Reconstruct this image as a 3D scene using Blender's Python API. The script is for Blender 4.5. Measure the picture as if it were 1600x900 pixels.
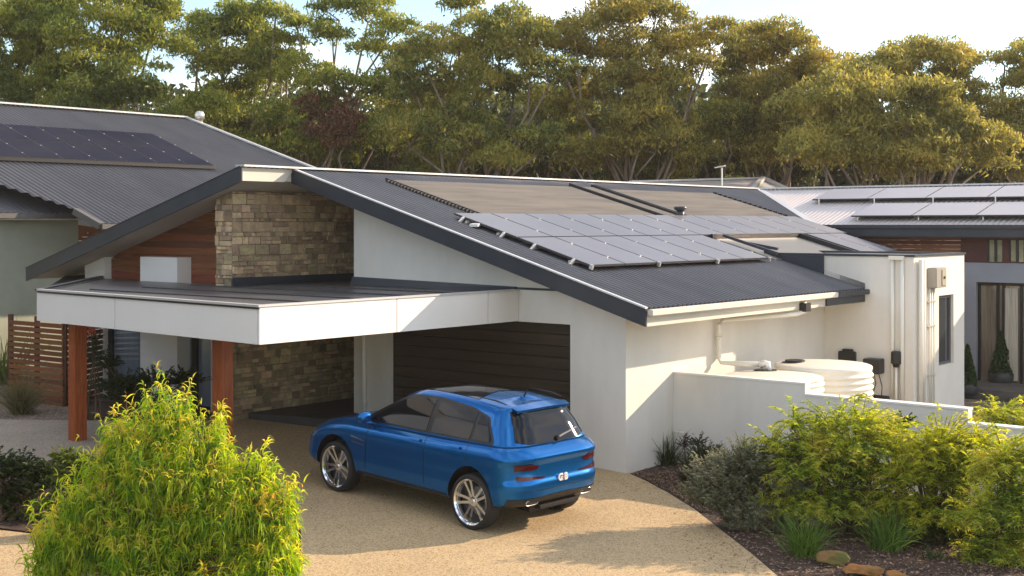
import bpy, bmesh, math, random
import numpy as np
from mathutils import Vector, Matrix
from mathutils.bvhtree import BVHTree
random.seed(7); RNG = np.random.default_rng(11)
S = bpy.context.scene
for o in list(bpy.data.objects): bpy.data.objects.remove(o)
COL = S.collection
PI = math.pi

# ------------------------------------------------------------ camera, sky, sun, exposure
HCAM, FPX, HY = 4.1, 2000.0, 350.0
cam = bpy.data.cameras.new('camera'); co = bpy.data.objects.new('camera', cam); COL.objects.link(co)
co.location = (0, 0, HCAM); co.rotation_euler = (PI/2, 0, 0)
cam.sensor_width = 36; cam.lens = 36*FPX/1600; cam.shift_y = -(450-HY)/1600
cam.clip_start = .3; cam.clip_end = 3000
S.camera = co
SUN = Vector((.915, .40, .415)).normalized()
sl = bpy.data.lights.new('sun', 'SUN'); sl.energy = 3.7; sl.angle = math.radians(.6); sl.color = (1, .77, .55)
so = bpy.data.objects.new('sun', sl); COL.objects.link(so)
so.rotation_euler = SUN.to_track_quat('Z', 'Y').to_euler(); so.location = (30, 10, 30)
W = bpy.data.worlds.new('World'); S.world = W; W.use_nodes = True
nt = W.node_tree; nt.nodes.clear()
wo = nt.nodes.new('ShaderNodeOutputWorld'); bg = nt.nodes.new('ShaderNodeBackground')
sky = nt.nodes.new('ShaderNodeTexSky'); sky.sky_type = 'NISHITA'; sky.sun_disc = False
sky.sun_elevation = math.asin(SUN.z); sky.sun_rotation = math.atan2(SUN.x, SUN.y)
sky.air_density = 1.0; sky.dust_density = .15; sky.ozone_density = 1.2
tc = nt.nodes.new('ShaderNodeTexCoord'); mp = nt.nodes.new('ShaderNodeMapping'); mp.inputs['Scale'].default_value = (1, 1, 2.0)
mp.inputs['Location'].default_value = (.35, .1, .0)
n1 = nt.nodes.new('ShaderNodeTexNoise'); n1.inputs['Scale'].default_value = 5.0; n1.inputs['Detail'].default_value = 8; n1.inputs['Roughness'].default_value = .55
rp = nt.nodes.new('ShaderNodeValToRGB'); rp.color_ramp.elements[0].position = .455; rp.color_ramp.elements[1].position = .60
mx = nt.nodes.new('ShaderNodeMixRGB'); mx.inputs[2].default_value = (7.6, 7.1, 6.7, 1)
nt.links.new(tc.outputs['Generated'], mp.inputs[0]); nt.links.new(mp.outputs[0], n1.inputs['Vector'])
nt.links.new(n1.outputs['Fac'], rp.inputs[0]); nt.links.new(rp.outputs[0], mx.inputs[0])
nt.links.new(sky.outputs[0], mx.inputs[1]); nt.links.new(mx.outputs[0], bg.inputs[0]); nt.links.new(bg.outputs[0], wo.inputs[0])
bg.inputs[1].default_value = .122
S.view_settings.view_transform = 'Standard'; S.view_settings.look = 'None'; S.view_settings.gamma = 1
S.view_settings.exposure = 1.16
S.render.engine = 'CYCLES'

# ------------------------------------------------------------ frames and helpers
AX = np.array([.632, .775]); AX = AX/np.linalg.norm(AX); BX = np.array([-AX[1], AX[0]]); C0 = np.array([1.87, 21.03])
TH = math.atan2(AX[1], AX[0])
def L(u, v, z): p = C0+u*AX+v*BX; return Vector((p[0], p[1], z))
def uvof(x, y): d = np.array([x, y])-C0; return float(d@AX), float(d@BX)
def ray(px, py): return Vector(((px-800)/FPX, 1, -(py-HY)/FPX))
def at(px, py, Y): r = ray(px, py); return Vector((0, 0, HCAM))+r*Y
def onz(px, py, z): r = ray(px, py); return Vector((0, 0, HCAM))+r*((z-HCAM)/r.z)
def onpl(px, py, p0, n):
    r = ray(px, py); c = Vector((0, 0, HCAM)); return c+r*((p0-c).dot(n)/r.dot(n))
def gz(x, y):
    v = uvof(x, y)[1]; return .036*min(max(v, -1), 9)
def og(px, py, dz=0):                    # a point of the ground
    z = 0
    for _ in range(8):
        p = onz(px, py, z+dz); z = gz(p.x, p.y)
    return p

MATS = {}
def M(name, col, rough=.6, metal=0, col2=None, vs=4, isl=0, bump=0, bs=60, spec=.5, coat=0, trans=0, alpha=1, stretch=None, detail=4, emit=None, vol=None, lo=.35, hi=.65, bd=.02):
    if name in MATS: return MATS[name]
    m = bpy.data.materials.new(name); m.use_nodes = True; t = m.node_tree; b = t.nodes['Principled BSDF']
    b.inputs['Base Color'].default_value = (*col, 1); b.inputs['Roughness'].default_value = rough; b.inputs['Metallic'].default_value = metal
    b.inputs['Specular IOR Level'].default_value = spec; b.inputs['Coat Weight'].default_value = coat; b.inputs['Coat Roughness'].default_value = .03
    if alpha < 1: b.inputs['Alpha'].default_value = alpha
    if emit: b.inputs['Emission Color'].default_value = (*emit[0], 1); b.inputs['Emission Strength'].default_value = emit[1]
    out = None
    tcn = t.nodes.new('ShaderNodeTexCoord'); vec = tcn.outputs['Object']
    if stretch:
        mpn = t.nodes.new('ShaderNodeMapping'); mpn.inputs['Scale'].default_value = stretch; t.links.new(vec, mpn.inputs[0]); vec = mpn.outputs[0]
    if col2 is not None:
        n = t.nodes.new('ShaderNodeTexNoise'); n.inputs['Scale'].default_value = vs; n.inputs['Detail'].default_value = detail; n.inputs['Roughness'].default_value = .6
        t.links.new(vec, n.inputs['Vector'])
        r = t.nodes.new('ShaderNodeMapRange'); r.inputs[1].default_value = lo; r.inputs[2].default_value = hi; t.links.new(n.outputs['Fac'], r.inputs[0])
        x = t.nodes.new('ShaderNodeMixRGB'); x.inputs[1].default_value = (*col, 1); x.inputs[2].default_value = (*col2, 1); t.links.new(r.outputs[0], x.inputs[0]); out = x.outputs[0]
    if isl:
        g = t.nodes.new('ShaderNodeNewGeometry'); h = t.nodes.new('ShaderNodeHueSaturation'); r = t.nodes.new('ShaderNodeMapRange')
        r.inputs[3].default_value = 1-isl; r.inputs[4].default_value = 1+isl
        t.links.new(g.outputs['Random Per Island'], r.inputs[0]); t.links.new(r.outputs[0], h.inputs['Value'])
        r2 = t.nodes.new('ShaderNodeMath'); r2.operation = 'MULTIPLY_ADD'; r2.inputs[1].default_value = .05*min(1, isl*2); r2.inputs[2].default_value = .5-.025*min(1, isl*2)
        fr = t.nodes.new('ShaderNodeMath'); fr.operation = 'FRACT'; mm = t.nodes.new('ShaderNodeMath'); mm.operation = 'MULTIPLY'; mm.inputs[1].default_value = 37.7
        t.links.new(g.outputs['Random Per Island'], mm.inputs[0]); t.links.new(mm.outputs[0], fr.inputs[0]); t.links.new(fr.outputs[0], r2.inputs[0]); t.links.new(r2.outputs[0], h.inputs['Hue'])
        if out: t.links.new(out, h.inputs['Color'])
        else: h.inputs['Color'].default_value = (*col, 1)
        out = h.outputs[0]
    if out: t.links.new(out, b.inputs['Base Color'])
    if bump:
        n = t.nodes.new('ShaderNodeTexNoise'); n.inputs['Scale'].default_value = bs; n.inputs['Detail'].default_value = 5; t.links.new(vec, n.inputs['Vector'])
        bn = t.nodes.new('ShaderNodeBump'); bn.inputs['Strength'].default_value = bump; bn.inputs['Distance'].default_value = bd
        t.links.new(n.outputs['Fac'], bn.inputs['Height']); t.links.new(bn.outputs[0], b.inputs['Normal'])
    MATS[name] = m; return m
def LEAF(name, cols, pos=None, vs=.5, tr=.35, rough=.5, tint=None):
    if name in MATS: return MATS[name]
    m = bpy.data.materials.new(name); m.use_nodes = True; t = m.node_tree; t.nodes.clear()
    o = t.nodes.new('ShaderNodeOutputMaterial'); b = t.nodes.new('ShaderNodeBsdfPrincipled'); tl = t.nodes.new('ShaderNodeBsdfTranslucent'); mixs = t.nodes.new('ShaderNodeMixShader')
    g = t.nodes.new('ShaderNodeNewGeometry'); r = t.nodes.new('ShaderNodeValToRGB'); e = r.color_ramp
    n = t.nodes.new('ShaderNodeTexNoise'); n.inputs['Scale'].default_value = vs; n.inputs['Detail'].default_value = 2
    tcn = t.nodes.new('ShaderNodeTexCoord'); t.links.new(tcn.outputs['Object'], n.inputs['Vector'])
    k = t.nodes.new('ShaderNodeMapRange'); k.inputs[1].default_value = .3; k.inputs[2].default_value = .7; t.links.new(n.outputs['Fac'], k.inputs[0])
    ad = t.nodes.new('ShaderNodeMix'); ad.inputs[0].default_value = .5; t.links.new(g.outputs['Random Per Island'], ad.inputs[2]); t.links.new(k.outputs[0], ad.inputs[3])
    t.links.new(ad.outputs[0], r.inputs[0])
    pos = pos or [i/(len(cols)-1) for i in range(len(cols))]
    e.elements[0].color = (*cols[0], 1); e.elements[0].position = pos[0]; e.elements[1].color = (*cols[-1], 1); e.elements[1].position = pos[-1]
    for c, p in list(zip(cols, pos))[1:-1]:
        q = e.elements.new(p); q.color = (*c, 1)
    b.inputs['Roughness'].default_value = rough; b.inputs['Specular IOR Level'].default_value = .35
    t.links.new(r.outputs[0], b.inputs['Base Color'])
    hs = t.nodes.new('ShaderNodeHueSaturation'); hs.inputs['Value'].default_value = 1.5; hs.inputs['Saturation'].default_value = 1.1; t.links.new(r.outputs[0], hs.inputs['Color']); t.links.new(hs.outputs[0], tl.inputs[0])
    mixs.inputs[0].default_value = tr; t.links.new(b.outputs[0], mixs.inputs[1]); t.links.new(tl.outputs[0], mixs.inputs[2]); t.links.new(mixs.outputs[0], o.inputs[0])
    MATS[name] = m; return m

def thing(name, label, cat, loc=(0, 0, 0), rz=0, group=None):
    o = bpy.data.objects.new(name, None); COL.objects.link(o); o.empty_display_size = .2
    o.matrix_world = Matrix.Translation(Vector(loc)) @ Matrix.Rotation(rz, 4, 'Z')
    o['label'] = label; o['category'] = cat
    if group: o['group'] = group
    return o
WMAT = {}
def wm(o):
    m = o.matrix_basis.copy()
    while o.parent: o = o.parent; m = o.matrix_basis @ m
    return m
class MB:
    def __init__(s): s.v = []; s.f = []
    def add(s, vs, fs):
        n = len(s.v); s.v += [Vector(p) for p in vs]; s.f += [tuple(i+n for i in f) for f in fs]; return s
    def quad(s, *p): return s.add(p, [tuple(range(len(p)))])
    def hexa(s, p): # 8 points: bottom 4, top 4
        return s.add(p, [(0, 3, 2, 1), (4, 5, 6, 7), (0, 1, 5, 4), (1, 2, 6, 5), (2, 3, 7, 6), (3, 0, 4, 7)])
    def lbox(s, u0, u1, v0, v1, z0, z1): # box in house frame
        return s.hexa([L(u0, v0, z0), L(u1, v0, z0), L(u1, v1, z0), L(u0, v1, z0), L(u0, v0, z1), L(u1, v0, z1), L(u1, v1, z1), L(u0, v1, z1)])
    def slab(s, pts, d): # polygon extruded by vector d
        n = len(pts); pts = [Vector(p) for p in pts]; d = Vector(d)
        fs = [tuple(range(n))[::-1], tuple(range(n, 2*n))]+[(i, (i+1) % n, n+(i+1) % n, n+i) for i in range(n)]
        return s.add(pts+[p+d for p in pts], fs)
    def bar(s, a, b, w, h, up=(0, 0, 1)): # rectangular bar a->b
        a, b = Vector(a), Vector(b); d = (b-a).normalized(); x = d.cross(Vector(up)).normalized(); y = x.cross(d)
        q = [(-w/2, -h/2), (w/2, -h/2), (w/2, h/2), (-w/2, h/2)]
        return s.hexa([a+x*i+y*j for i, j in q]+[b+x*i+y*j for i, j in q])
    def tube(s, pts, r, n=8, cap=True):
        pts = [Vector(p) for p in pts]; rs = r if hasattr(r, '__len__') else [r]*len(pts); base = len(s.v); up = Vector((.13, .21, 1))
        for i, p in enumerate(pts):
            d = (pts[min(i+1, len(pts)-1)]-pts[max(i-1, 0)]).normalized()
            x = d.cross(up)
            if x.length < .1: x = d.cross(Vector((1, 0, 0)))
            x.normalize(); y = x.cross(d)
            s.v += [p+(x*math.cos(2*PI*k/n)+y*math.sin(2*PI*k/n))*rs[i] for k in range(n)]
        for i in range(len(pts)-1):
            for k in range(n): a = base+i*n; s.f.append((a+k, a+(k+1) % n, a+n+(k+1) % n, a+n+k))
        if cap: s.f.append(tuple(base+k for k in range(n))[::-1]); s.f.append(tuple(base+(len(pts)-1)*n+k for k in range(n)))
        return s
    def lathe(s, prof, c, n=48, axis=None):
        base = len(s.v); c = Vector(c); Q = axis or Matrix.Identity(3)
        for r, z in prof: s.v += [c+Q @ Vector((r*math.cos(2*PI*k/n), r*math.sin(2*PI*k/n), z)) for k in range(n)]
        for i in range(len(prof)-1):
            for k in range(n): a = base+i*n; s.f.append((a+k, a+(k+1) % n, a+n+(k+1) % n, a+n+k))
        return s
    def build(s, name, mat, parent=None, smooth=False, bevel=0, M4=None):
        me = bpy.data.meshes.new(name); vs = s.v
        if M4: vs = [M4 @ p for p in vs]
        elif parent is not None: inv = wm(parent).inverted(); vs = [inv @ p for p in vs]
        me.from_pydata([tuple(p) for p in vs], [], s.f); me.update()
        o = bpy.data.objects.new(name, me); COL.objects.link(o); me.materials.append(mat)
        if smooth: me.shade_smooth()
        else:
            me.shade_flat()
        if parent is not None: o.parent = parent
        bm = bmesh.new(); bm.from_mesh(me); bmesh.ops.recalc_face_normals(bm, faces=bm.faces)
        if bevel: bmesh.ops.bevel(bm, geom=bm.edges[:], offset=bevel, segments=2, affect='EDGES', clamp_overlap=True)
        bm.to_mesh(me); bm.free()
        return o
def sub(o): return o
def npmesh(name, V, Q, mat, parent=None, smooth=False):
    V = np.asarray(V, dtype=np.float32).reshape(-1, 3); Q = np.asarray(Q, dtype=np.int32); k = Q.shape[1]
    if parent is not None:
        inv = np.array(wm(parent).inverted()); V = V@inv[:3, :3].T.astype(np.float32)+inv[:3, 3].astype(np.float32)
    me = bpy.data.meshes.new(name); me.vertices.add(len(V)); me.vertices.foreach_set('co', V.ravel().astype(np.float32))
    me.loops.add(Q.size); me.loops.foreach_set('vertex_index', Q.ravel()); me.polygons.add(len(Q))
    me.polygons.foreach_set('loop_start', np.arange(0, Q.size, k, dtype=np.int32))
    me.polygons.foreach_set('loop_total', np.full(len(Q), k, dtype=np.int32))
    me.update(calc_edges=True); me.materials.append(mat)
    if smooth: me.shade_smooth()
    else: me.shade_flat()
    o = bpy.data.objects.new(name, me); COL.objects.link(o)
    if parent is not None: o.parent = parent
    return o
def tag(o, label, cat, group=None):
    o['label'] = label; o['category'] = cat
    if group: o['group'] = group
    return o
def struct(o): o['kind'] = 'structure'; return o
def label(o, s): o['label'] = s; return o

# ------------------------------------------------------------ materials
render = M('render_white', (.80, .76, .69), .85, col2=(.67, .63, .555), vs=1.1, stretch=(1, 1, .45), lo=.3, hi=.75, bump=.15, bs=180, bd=.004)
panelw = M('fascia_white', (.80, .78, .74), .5, col2=(.76, .74, .70), vs=.8)
char = M('charcoal_metal', (.022, .028, .038), .42, col2=(.032, .038, .05), vs=2)
roofm = M('corrugated_charcoal', (.050, .052, .062), .34, metal=.0, col2=(.085, .085, .095), vs=1.1, stretch=(1, .25, 1), spec=.6)
roofb = M('corrugated_grey', (.055, .055, .062), .42, col2=(.085, .083, .088), vs=.8, stretch=(1, .3, 1))
roofp = M('pale_metal_roof', (.60, .55, .53), .35, col2=(.52, .48, .47), vs=.8)
cream = M('cream_trim', (.66, .62, .53), .6, col2=(.60, .56, .48), vs=2)
soff = M('soffit', (.62, .57, .50), .8, col2=(.57, .52, .45), vs=1.5)
zinc = M('zinc_flashing', (.62, .62, .62), .35, metal=.4)
stone = M('sandstone', (.54, .39, .225), .92, col2=(.33, .255, .165), vs=5.5, isl=.42, bump=.9, bs=22, bd=.03)
mortar = M('mortar', (.36, .29, .20), .95, col2=(.2, .15, .10), vs=12, bump=.3)
timber = M('cedar_boards', (.24, .075, .026), .55, col2=(.12, .033, .012), vs=7, isl=.35, stretch=(4, .35, 12))
post_m = M('oiled_timber_post', (.38, .090, .014), .45, col2=(.20, .042, .010), vs=6, stretch=(6, 6, .5))
glass = M('window_glass', (.03, .04, .05), .06, spec=.9)
glassb = M('pale_curtain_glass', (.20, .25, .32), .12, spec=.8, col2=(.14, .18, .24), vs=1.0, stretch=(5, 5, .3))
black = M('black_frame', (.012, .012, .014), .4)
pvglass = M('pv_glass', (.125, .13, .155), .38, spec=1.0, col2=(.155, .155, .175), vs=.5, coat=0)
pvsky = M('pv_glass_sky_bright', (.30, .275, .285), .3, spec=1.0, col2=(.34, .31, .32), vs=.5)  # wing panels: bright sky reflection put into the base colour
pvdark = M('pv_glass_dim_reflection', (.008, .010, .026), .5, spec=.03, col2=(.016, .018, .034), vs=.5)  # darker copy of the panel glass; dim reflection of trees put into its colour
pvframe = M('pv_frame', (.06, .058, .06), .4, metal=.3)
alu = M('aluminium', (.7, .68, .64), .35, metal=.7)
mat_m = M('pool_heating_rubber', (.30, .245, .18), .5, col2=(.20, .165, .125), vs=1.2, stretch=(.4, 3, 3))
rubber = M('black_plastic', (.012, .012, .012), .45)
doorm = M('garage_door_boards', (.055, .038, .022), .45, col2=(.032, .023, .014), vs=3, isl=.12, stretch=(1, .4, 8))
concrete = M('honed_aggregate', (.53, .385, .205), .9, col2=(.43, .31, .165), vs=.45, bump=.35, bs=110, bd=.006)
def speckle(m, sc=75, dark=(.16, .105, .05), lite=(.60, .47, .28)):
    t = m.node_tree; b = t.nodes['Principled BSDF']; src = b.inputs['Base Color'].links[0].from_socket
    tcn = t.nodes.new('ShaderNodeTexCoord'); v = t.nodes.new('ShaderNodeTexVoronoi'); v.inputs['Scale'].default_value = sc; t.links.new(tcn.outputs['Object'], v.inputs['Vector'])
    sp = t.nodes.new('ShaderNodeSeparateColor'); t.links.new(v.outputs['Color'], sp.inputs[0])
    r1 = t.nodes.new('ShaderNodeMath'); r1.operation = 'GREATER_THAN'; r1.inputs[1].default_value = .74; t.links.new(sp.outputs[0], r1.inputs[0])
    r2 = t.nodes.new('ShaderNodeMath'); r2.operation = 'GREATER_THAN'; r2.inputs[1].default_value = .72; t.links.new(sp.outputs[1], r2.inputs[0])
    k1 = t.nodes.new('ShaderNodeMath'); k1.operation = 'MULTIPLY'; k1.inputs[1].default_value = .7; t.links.new(r1.outputs[0], k1.inputs[0])
    k2 = t.nodes.new('ShaderNodeMath'); k2.operation = 'MULTIPLY'; k2.inputs[1].default_value = .5; t.links.new(r2.outputs[0], k2.inputs[0])
    a = t.nodes.new('ShaderNodeMixRGB'); a.inputs[2].default_value = (*dark, 1); t.links.new(k1.outputs[0], a.inputs[0]); t.links.new(src, a.inputs[1])
    c = t.nodes.new('ShaderNodeMixRGB'); c.inputs[2].default_value = (*lite, 1); t.links.new(k2.outputs[0], c.inputs[0]); t.links.new(a.outputs[0], c.inputs[1])
    t.links.new(c.outputs[0], b.inputs['Base Color'])
speckle(concrete, 70)
soil = M('dry_soil', (.20, .15, .11), .95, col2=(.13, .10, .075), vs=1.5, bump=.5, bs=40, detail=8); speckle(soil, 30, (.05, .035, .025), (.42, .36, .30))
pathm = M('pale_path', (.34, .29, .235), .95, col2=(.28, .235, .19), vs=1, bump=.3, bs=80); speckle(pathm, 60, (.2, .16, .12), (.5, .44, .37))
mulchm = M('bark_mulch', (.085, .050, .032), .95, col2=(.04, .025, .018), vs=9, bump=.8, bs=50)
slate = M('dark_paving', (.045, .043, .045), .6, col2=(.065, .06, .06), vs=3)
tankm = M('cream_tank', (.80, .76, .65), .5, col2=(.74, .70, .60), vs=1.2)
sage = M('sage_render', (.36, .37, .29), .9, col2=(.29, .31, .24), vs=.9, bump=.1)
greyr = M('grey_render', (.30, .31, .34), .85, col2=(.26, .27, .30), vs=1.1)
bark = M('eucalypt_bark', (.33, .26, .20), .85, col2=(.13, .09, .065), vs=1.6, bump=.4, bs=8, stretch=(1, 1, .35))
stem_m = M('brown_stem', (.13, .085, .05), .9)
pvc = M('white_pipe', (.78, .75, .66), .5)
potm = M('charcoal_pot', (.03, .03, .034), .55, col2=(.045, .044, .046), vs=5)

# ------------------------------------------------------------ ground sheets
def ground_poly(name, pts, dz, mat, zf=gz, cuts=True):
    bm = bmesh.new(); f = bm.faces.new([bm.verts.new((p[0], p[1], 0)) for p in pts])
    for vc in (-1, 9) + tuple(range(0, 9, 2)):
        q = L(0, vc, 0); bmesh.ops.bisect_plane(bm, geom=bm.verts[:]+bm.edges[:]+bm.faces[:], plane_co=(q.x, q.y, 0), plane_no=(BX[0], BX[1], 0))
    bmesh.ops.triangulate(bm, faces=bm.faces[:])
    for v in bm.verts: v.co.z = zf(v.co.x, v.co.y)+dz
    bmesh.ops.recalc_face_normals(bm, faces=bm.faces)
    if sum(f.normal.z for f in bm.faces) < 0: bmesh.ops.reverse_faces(bm, faces=bm.faces)
    me = bpy.data.meshes.new(name); bm.to_mesh(me); bm.free(); me.materials.append(mat)
    o = bpy.data.objects.new(name, me); COL.objects.link(o); return struct(o)
ground_poly('ground', [(-1500, -200), (1500, -200), (1500, 2500), (-1500, 2500)], -.02, soil)
edge = [(985, 741), (1010, 752), (1040, 768), (1085, 796), (1130, 831), (1175, 866), (1218, 903), (1275, 960), (1330, 1060)]
ep = [og(*p) for p in edge]
drv = [L(.15, .02, 0), L(.15, 6.35, 0), L(-.9, 7.95, 0), L(-1.6, 8.0, 0), og(300, 676), og(155, 690), og(120, 742), og(60, 850), og(40, 905), og(0, 1020), og(200, 1300), og(1500, 1400)] + ep[::-1]
ground_poly('driveway', [(p.x, p.y) for p in drv], .004, concrete)
pth = [og(-160, 652), og(0, 655), og(170, 657), og(330, 656), og(362, 655), og(380, 700), og(150, 745), og(0, 745), og(-200, 745)]
ground_poly('path', [(p.x, p.y) for p in pth], -.004, pathm)
sh = [og(-300, 830), og(0, 828), og(70, 836), og(60, 900), og(0, 960), og(-400, 960)]
ground_poly('gravel_path', [(p.x, p.y) for p in sh], .0, concrete)
bed = [ep[0]]+[Vector((p.x, p.y, 0)) for p in ep[1:]]+[Vector((20, 9, 0)), Vector((22, 19, 0)), L(1.4, -9, 0), L(1.4, 0, 0), L(.02, -.02, 0)]
ground_poly('garden_bed', [(p.x+.0, p.y) for p in bed], -.006, mulchm)
lb = [og(-200, 748), og(0, 742), og(90, 716), og(170, 720), og(300, 735), og(470, 830), og(470, 1100), og(40, 1100), og(75, 835), og(0, 826), og(-200, 826)]
ground_poly('left_garden_bed', [(p.x, p.y) for p in lb], .008, mulchm)
lawn = [og(130, 655), og(330, 650), og(330, 632), og(130, 626)]
ground_poly('planting_strip', [(p.x, p.y) for p in lawn], .001, mulchm)

# ------------------------------------------------------------ main house
H = thing('house', 'white rendered house with charcoal corrugated gable roof, stone entry wall and solar panels', 'house', L(0, 0, 0), TH)
PR, PL = .29, .276
def zr(v): return 2.77+PR*(v+.9)            # right slope surface
VR, ZR = 7.36, 2.77+PR*8.26
def zl(v): return ZR-PL*(v-VR)
# corrugated sheet: polygon in (t,s); O origin, U dir, S3 slope dir (unit 3d)
def corr(name, O, U, S3, poly, mat, parent, pitch=.14, amp=.022, n=8, ss=1):
    U = Vector(U).normalized(); S3 = Vector(S3).normalized(); N = U.cross(S3).normalized(); N = N if N.z > 0 else -N
    ts = [p[0] for p in poly]; t0, t1 = min(ts), max(ts); m = int((t1-t0)/pitch*n); V = []; Q = []; prev = None
    for i in range(m+1):
        t = t0+(t1-t0)*i/m; tt = min(max(t, t0+1e-4), t1-1e-4); xs = []
        for (a, b), (c, d) in zip(poly, poly[1:]+poly[:1]):
            if (a-tt)*(c-tt) < 0: xs.append(b+(d-b)*(tt-a)/(c-a))
        if len(xs) < 2: prev = None; continue
        xs.sort(); h = amp*math.cos(2*PI*t/pitch)
        cur = len(V); V += [O+U*t+S3*xs[0]+N*h, O+U*t+S3*xs[-1]+N*h]
        if prev is not None: Q.append((prev, cur, cur+1, prev+1))
        prev = cur
    return npmesh(name, [tuple(p) for p in V], Q, mat, parent, smooth=True)
kR = math.hypot(1, PR); SR = Vector((BX[0], BX[1], PR))
roofR = [(-.77, 0), (7.45, 0), (7.45, .9*kR), (14.0, .9*kR), (14.05, 4.41*kR), (18.2, 8.2*kR), (-.77, 8.26*kR)]
corr('roof', L(0, -.9, zr(-.9)+.01), (*AX, 0), SR, roofR, roofm, H)
corr('roof', L(0, VR, ZR+.01), (*AX, 0), (BX[0], BX[1], -PL), [(-2.03, 0), (18.2, 0), (18.2, 7.5*1.03), (-2.03, 7.5*1.03)], roofm, H)
# underside slabs
def rslab(u0, u1, v0, v1, f, d0, d1, mb=None):
    mb = mb or MB(); return mb.hexa([L(u0, v0, f(v0)-d1), L(u1, v0, f(v0)-d1), L(u1, v1, f(v1)-d1), L(u0, v1, f(v1)-d1), L(u0, v0, f(v0)-d0), L(u1, v0, f(v0)-d0), L(u1, v1, f(v1)-d0), L(u0, v1, f(v1)-d0)])
rslab(-.74, 7.4, -.8, VR, zr, .012, .235).build('soffit', soff, H)
rslab(7.41, 14.0, .2, VR, zr, .012, .235).build('soffit', soff, H)
rslab(-2.0, 18, VR+.002, 14.86, zl, .012, .235).build('soffit', soff, H)
# verge boards (barge)
rslab(-.78, -.742, -.9, VR, zr, -.015, .27).build('barge_board', char, H)
rslab(-.80, -.72, -.9, VR, zr, -.04, -.016).build('verge_capping', zinc, H)
rslab(-2.04, -2.002, VR+.002, 14.9, zl, -.015, .27).build('barge_board', char, H)
rslab(-2.05, -1.98, VR+.002, 14.9, zl, -.032, -.016).build('verge_capping', char, H)
MB().slab([L(-2.0, VR-.0, ZR-.25), L(-2.0, VR-.0, ZR+.0), L(-.72, VR, ZR+.0), L(-.98, VR, ZR-.25)], (BX*-.03).tolist()+[0]).build('ridge_fascia', cream, H)
m = MB(); m.bar(L(-2.04, VR, ZR+.035), L(18.2, VR, ZR+.035), .26, .035).build('ridge_capping', zinc, H)
m = MB(); m.bar(L(18.2, VR, ZR+.04), L(14.1, 3.45, zr(3.45)+.04), .20, .03).build('valley_flashing', zinc, H)
MB().lbox(14.0, 14.05, -.9+1.9, 3.4, 0, 0).v
rslab(13.98, 14.06, 1.0, 3.5, zr, -.03, .1).build('verge_capping', char, H)
# eave gutter
MB().lbox(-.74, 5.9, -1.0, -.90, zr(-.9)-.10, zr(-.9)+.0).build('gutter', cream, H, bevel=.012)
MB().lbox(5.905, 7.47, -1.0, -.90, zr(-.9)-.10, zr(-.9)+.0).build('gutter', char, H, bevel=.012)
MB().lbox(-.738, 7.40, -.86, -.82, zr(-.9)-.27, zr(-.9)-.06).build('eave_fascia', cream, H)
MB().lbox(5.6, 7.40, -.898, -.862, zr(-.9)-.26, zr(-.9)-.12).build('eave_bracket', char, H)
rslab(7.36, 7.47, -.9, 1.4, zr, -.12, .05).build('verge_capping', char, H)
# walls (house frame): front gable u=0
def zu(v): return zr(v)-.24
def wallpiece(v0, v1, z0, mb, f=zu, u0=0, u1=.2):
    mb.hexa([L(u0, v0, z0), L(u1, v0, z0), L(u1, v1, z0), L(u0, v1, z0), L(u0, v0, f(v0)), L(u1, v0, f(v0)), L(u1, v1, f(v1)), L(u0, v1, f(v1))])
m = MB(); wallpiece(0, 1.136, -.3, m); wallpiece(1.136, 5.53, 2.39, m); wallpiece(5.53, 6.41, -.3, m)
# weld as separate abutting pieces, split joints hidden by coat
m.lbox(.2, 8.2, 0, .2, -.3, 2.62); m.lbox(.2, 4, 6.21, 6.41, -.3, 4.6)
m.build('wall', render, H)
m = MB(); m.lbox(7.36, 7.56, -1.92, 0, -.3, 3.44); m.lbox(7.56, 10.17, -1.92, -1.74, -.3, 1.15); m.lbox(7.56, 8.70, -1.92, -1.74, 1.15, 2.61); m.lbox(9.54, 10.17, -1.92, -1.74, 1.15, 2.61)
m.lbox(7.56, 10.17, -1.92, -1.74, 2.61, 3.44); m.lbox(9.97, 10.17, -1.74, 2.6, -.3, 3.44); m.lbox(7.36, 7.56, 0, 1.0, 2.7, 3.44); m.lbox(7.56, 9.97, -1.74, 2.0, 3.2, 3.25)
m.build('wall', render, H)
m = MB(); m.lbox(7.33, 10.2, -1.95, -1.72, 3.442, 3.485); m.lbox(7.33, 7.58, -1.72, 2.1, 3.442, 3.485); m.build('parapet_capping', char, H)
MB().lbox(7.30, 7.36, .0, 1.2, 2.95, 3.44).build('wall_flashing', char, H)
MB().lbox(9.95, 10.2, -1.72, 2.4, 3.442, 3.485).build('parapet_capping', char, H)
# garage door
m = MB()
for i in range(12): z0 = -.02+i*.201; m.lbox(.205+.004*(i % 2), .25, 1.0, 5.6, z0, z0+.192)
gd = m.build('garage_door', doorm, H, bevel=.004); MB().lbox(.25, .27, 1.0, 5.6, -.1, 2.45).build('door_backing', black, gd)
MB().tube([L(-.05, 6.08, .1), L(-.05, 6.08, 2.85)], .045, 12).build('downpipe', pvc, H, smooth=True)
m = MB().lbox(-.09, -.0, 6.03, 6.13, .62, .66); m.build('pipe_bracket', pvc, H)
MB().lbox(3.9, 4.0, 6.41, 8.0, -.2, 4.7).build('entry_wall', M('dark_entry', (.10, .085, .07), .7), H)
MB().lbox(3.86, 3.9, 6.9, 7.8, .3, 2.5).build('entry_door', timber, H)
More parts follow.
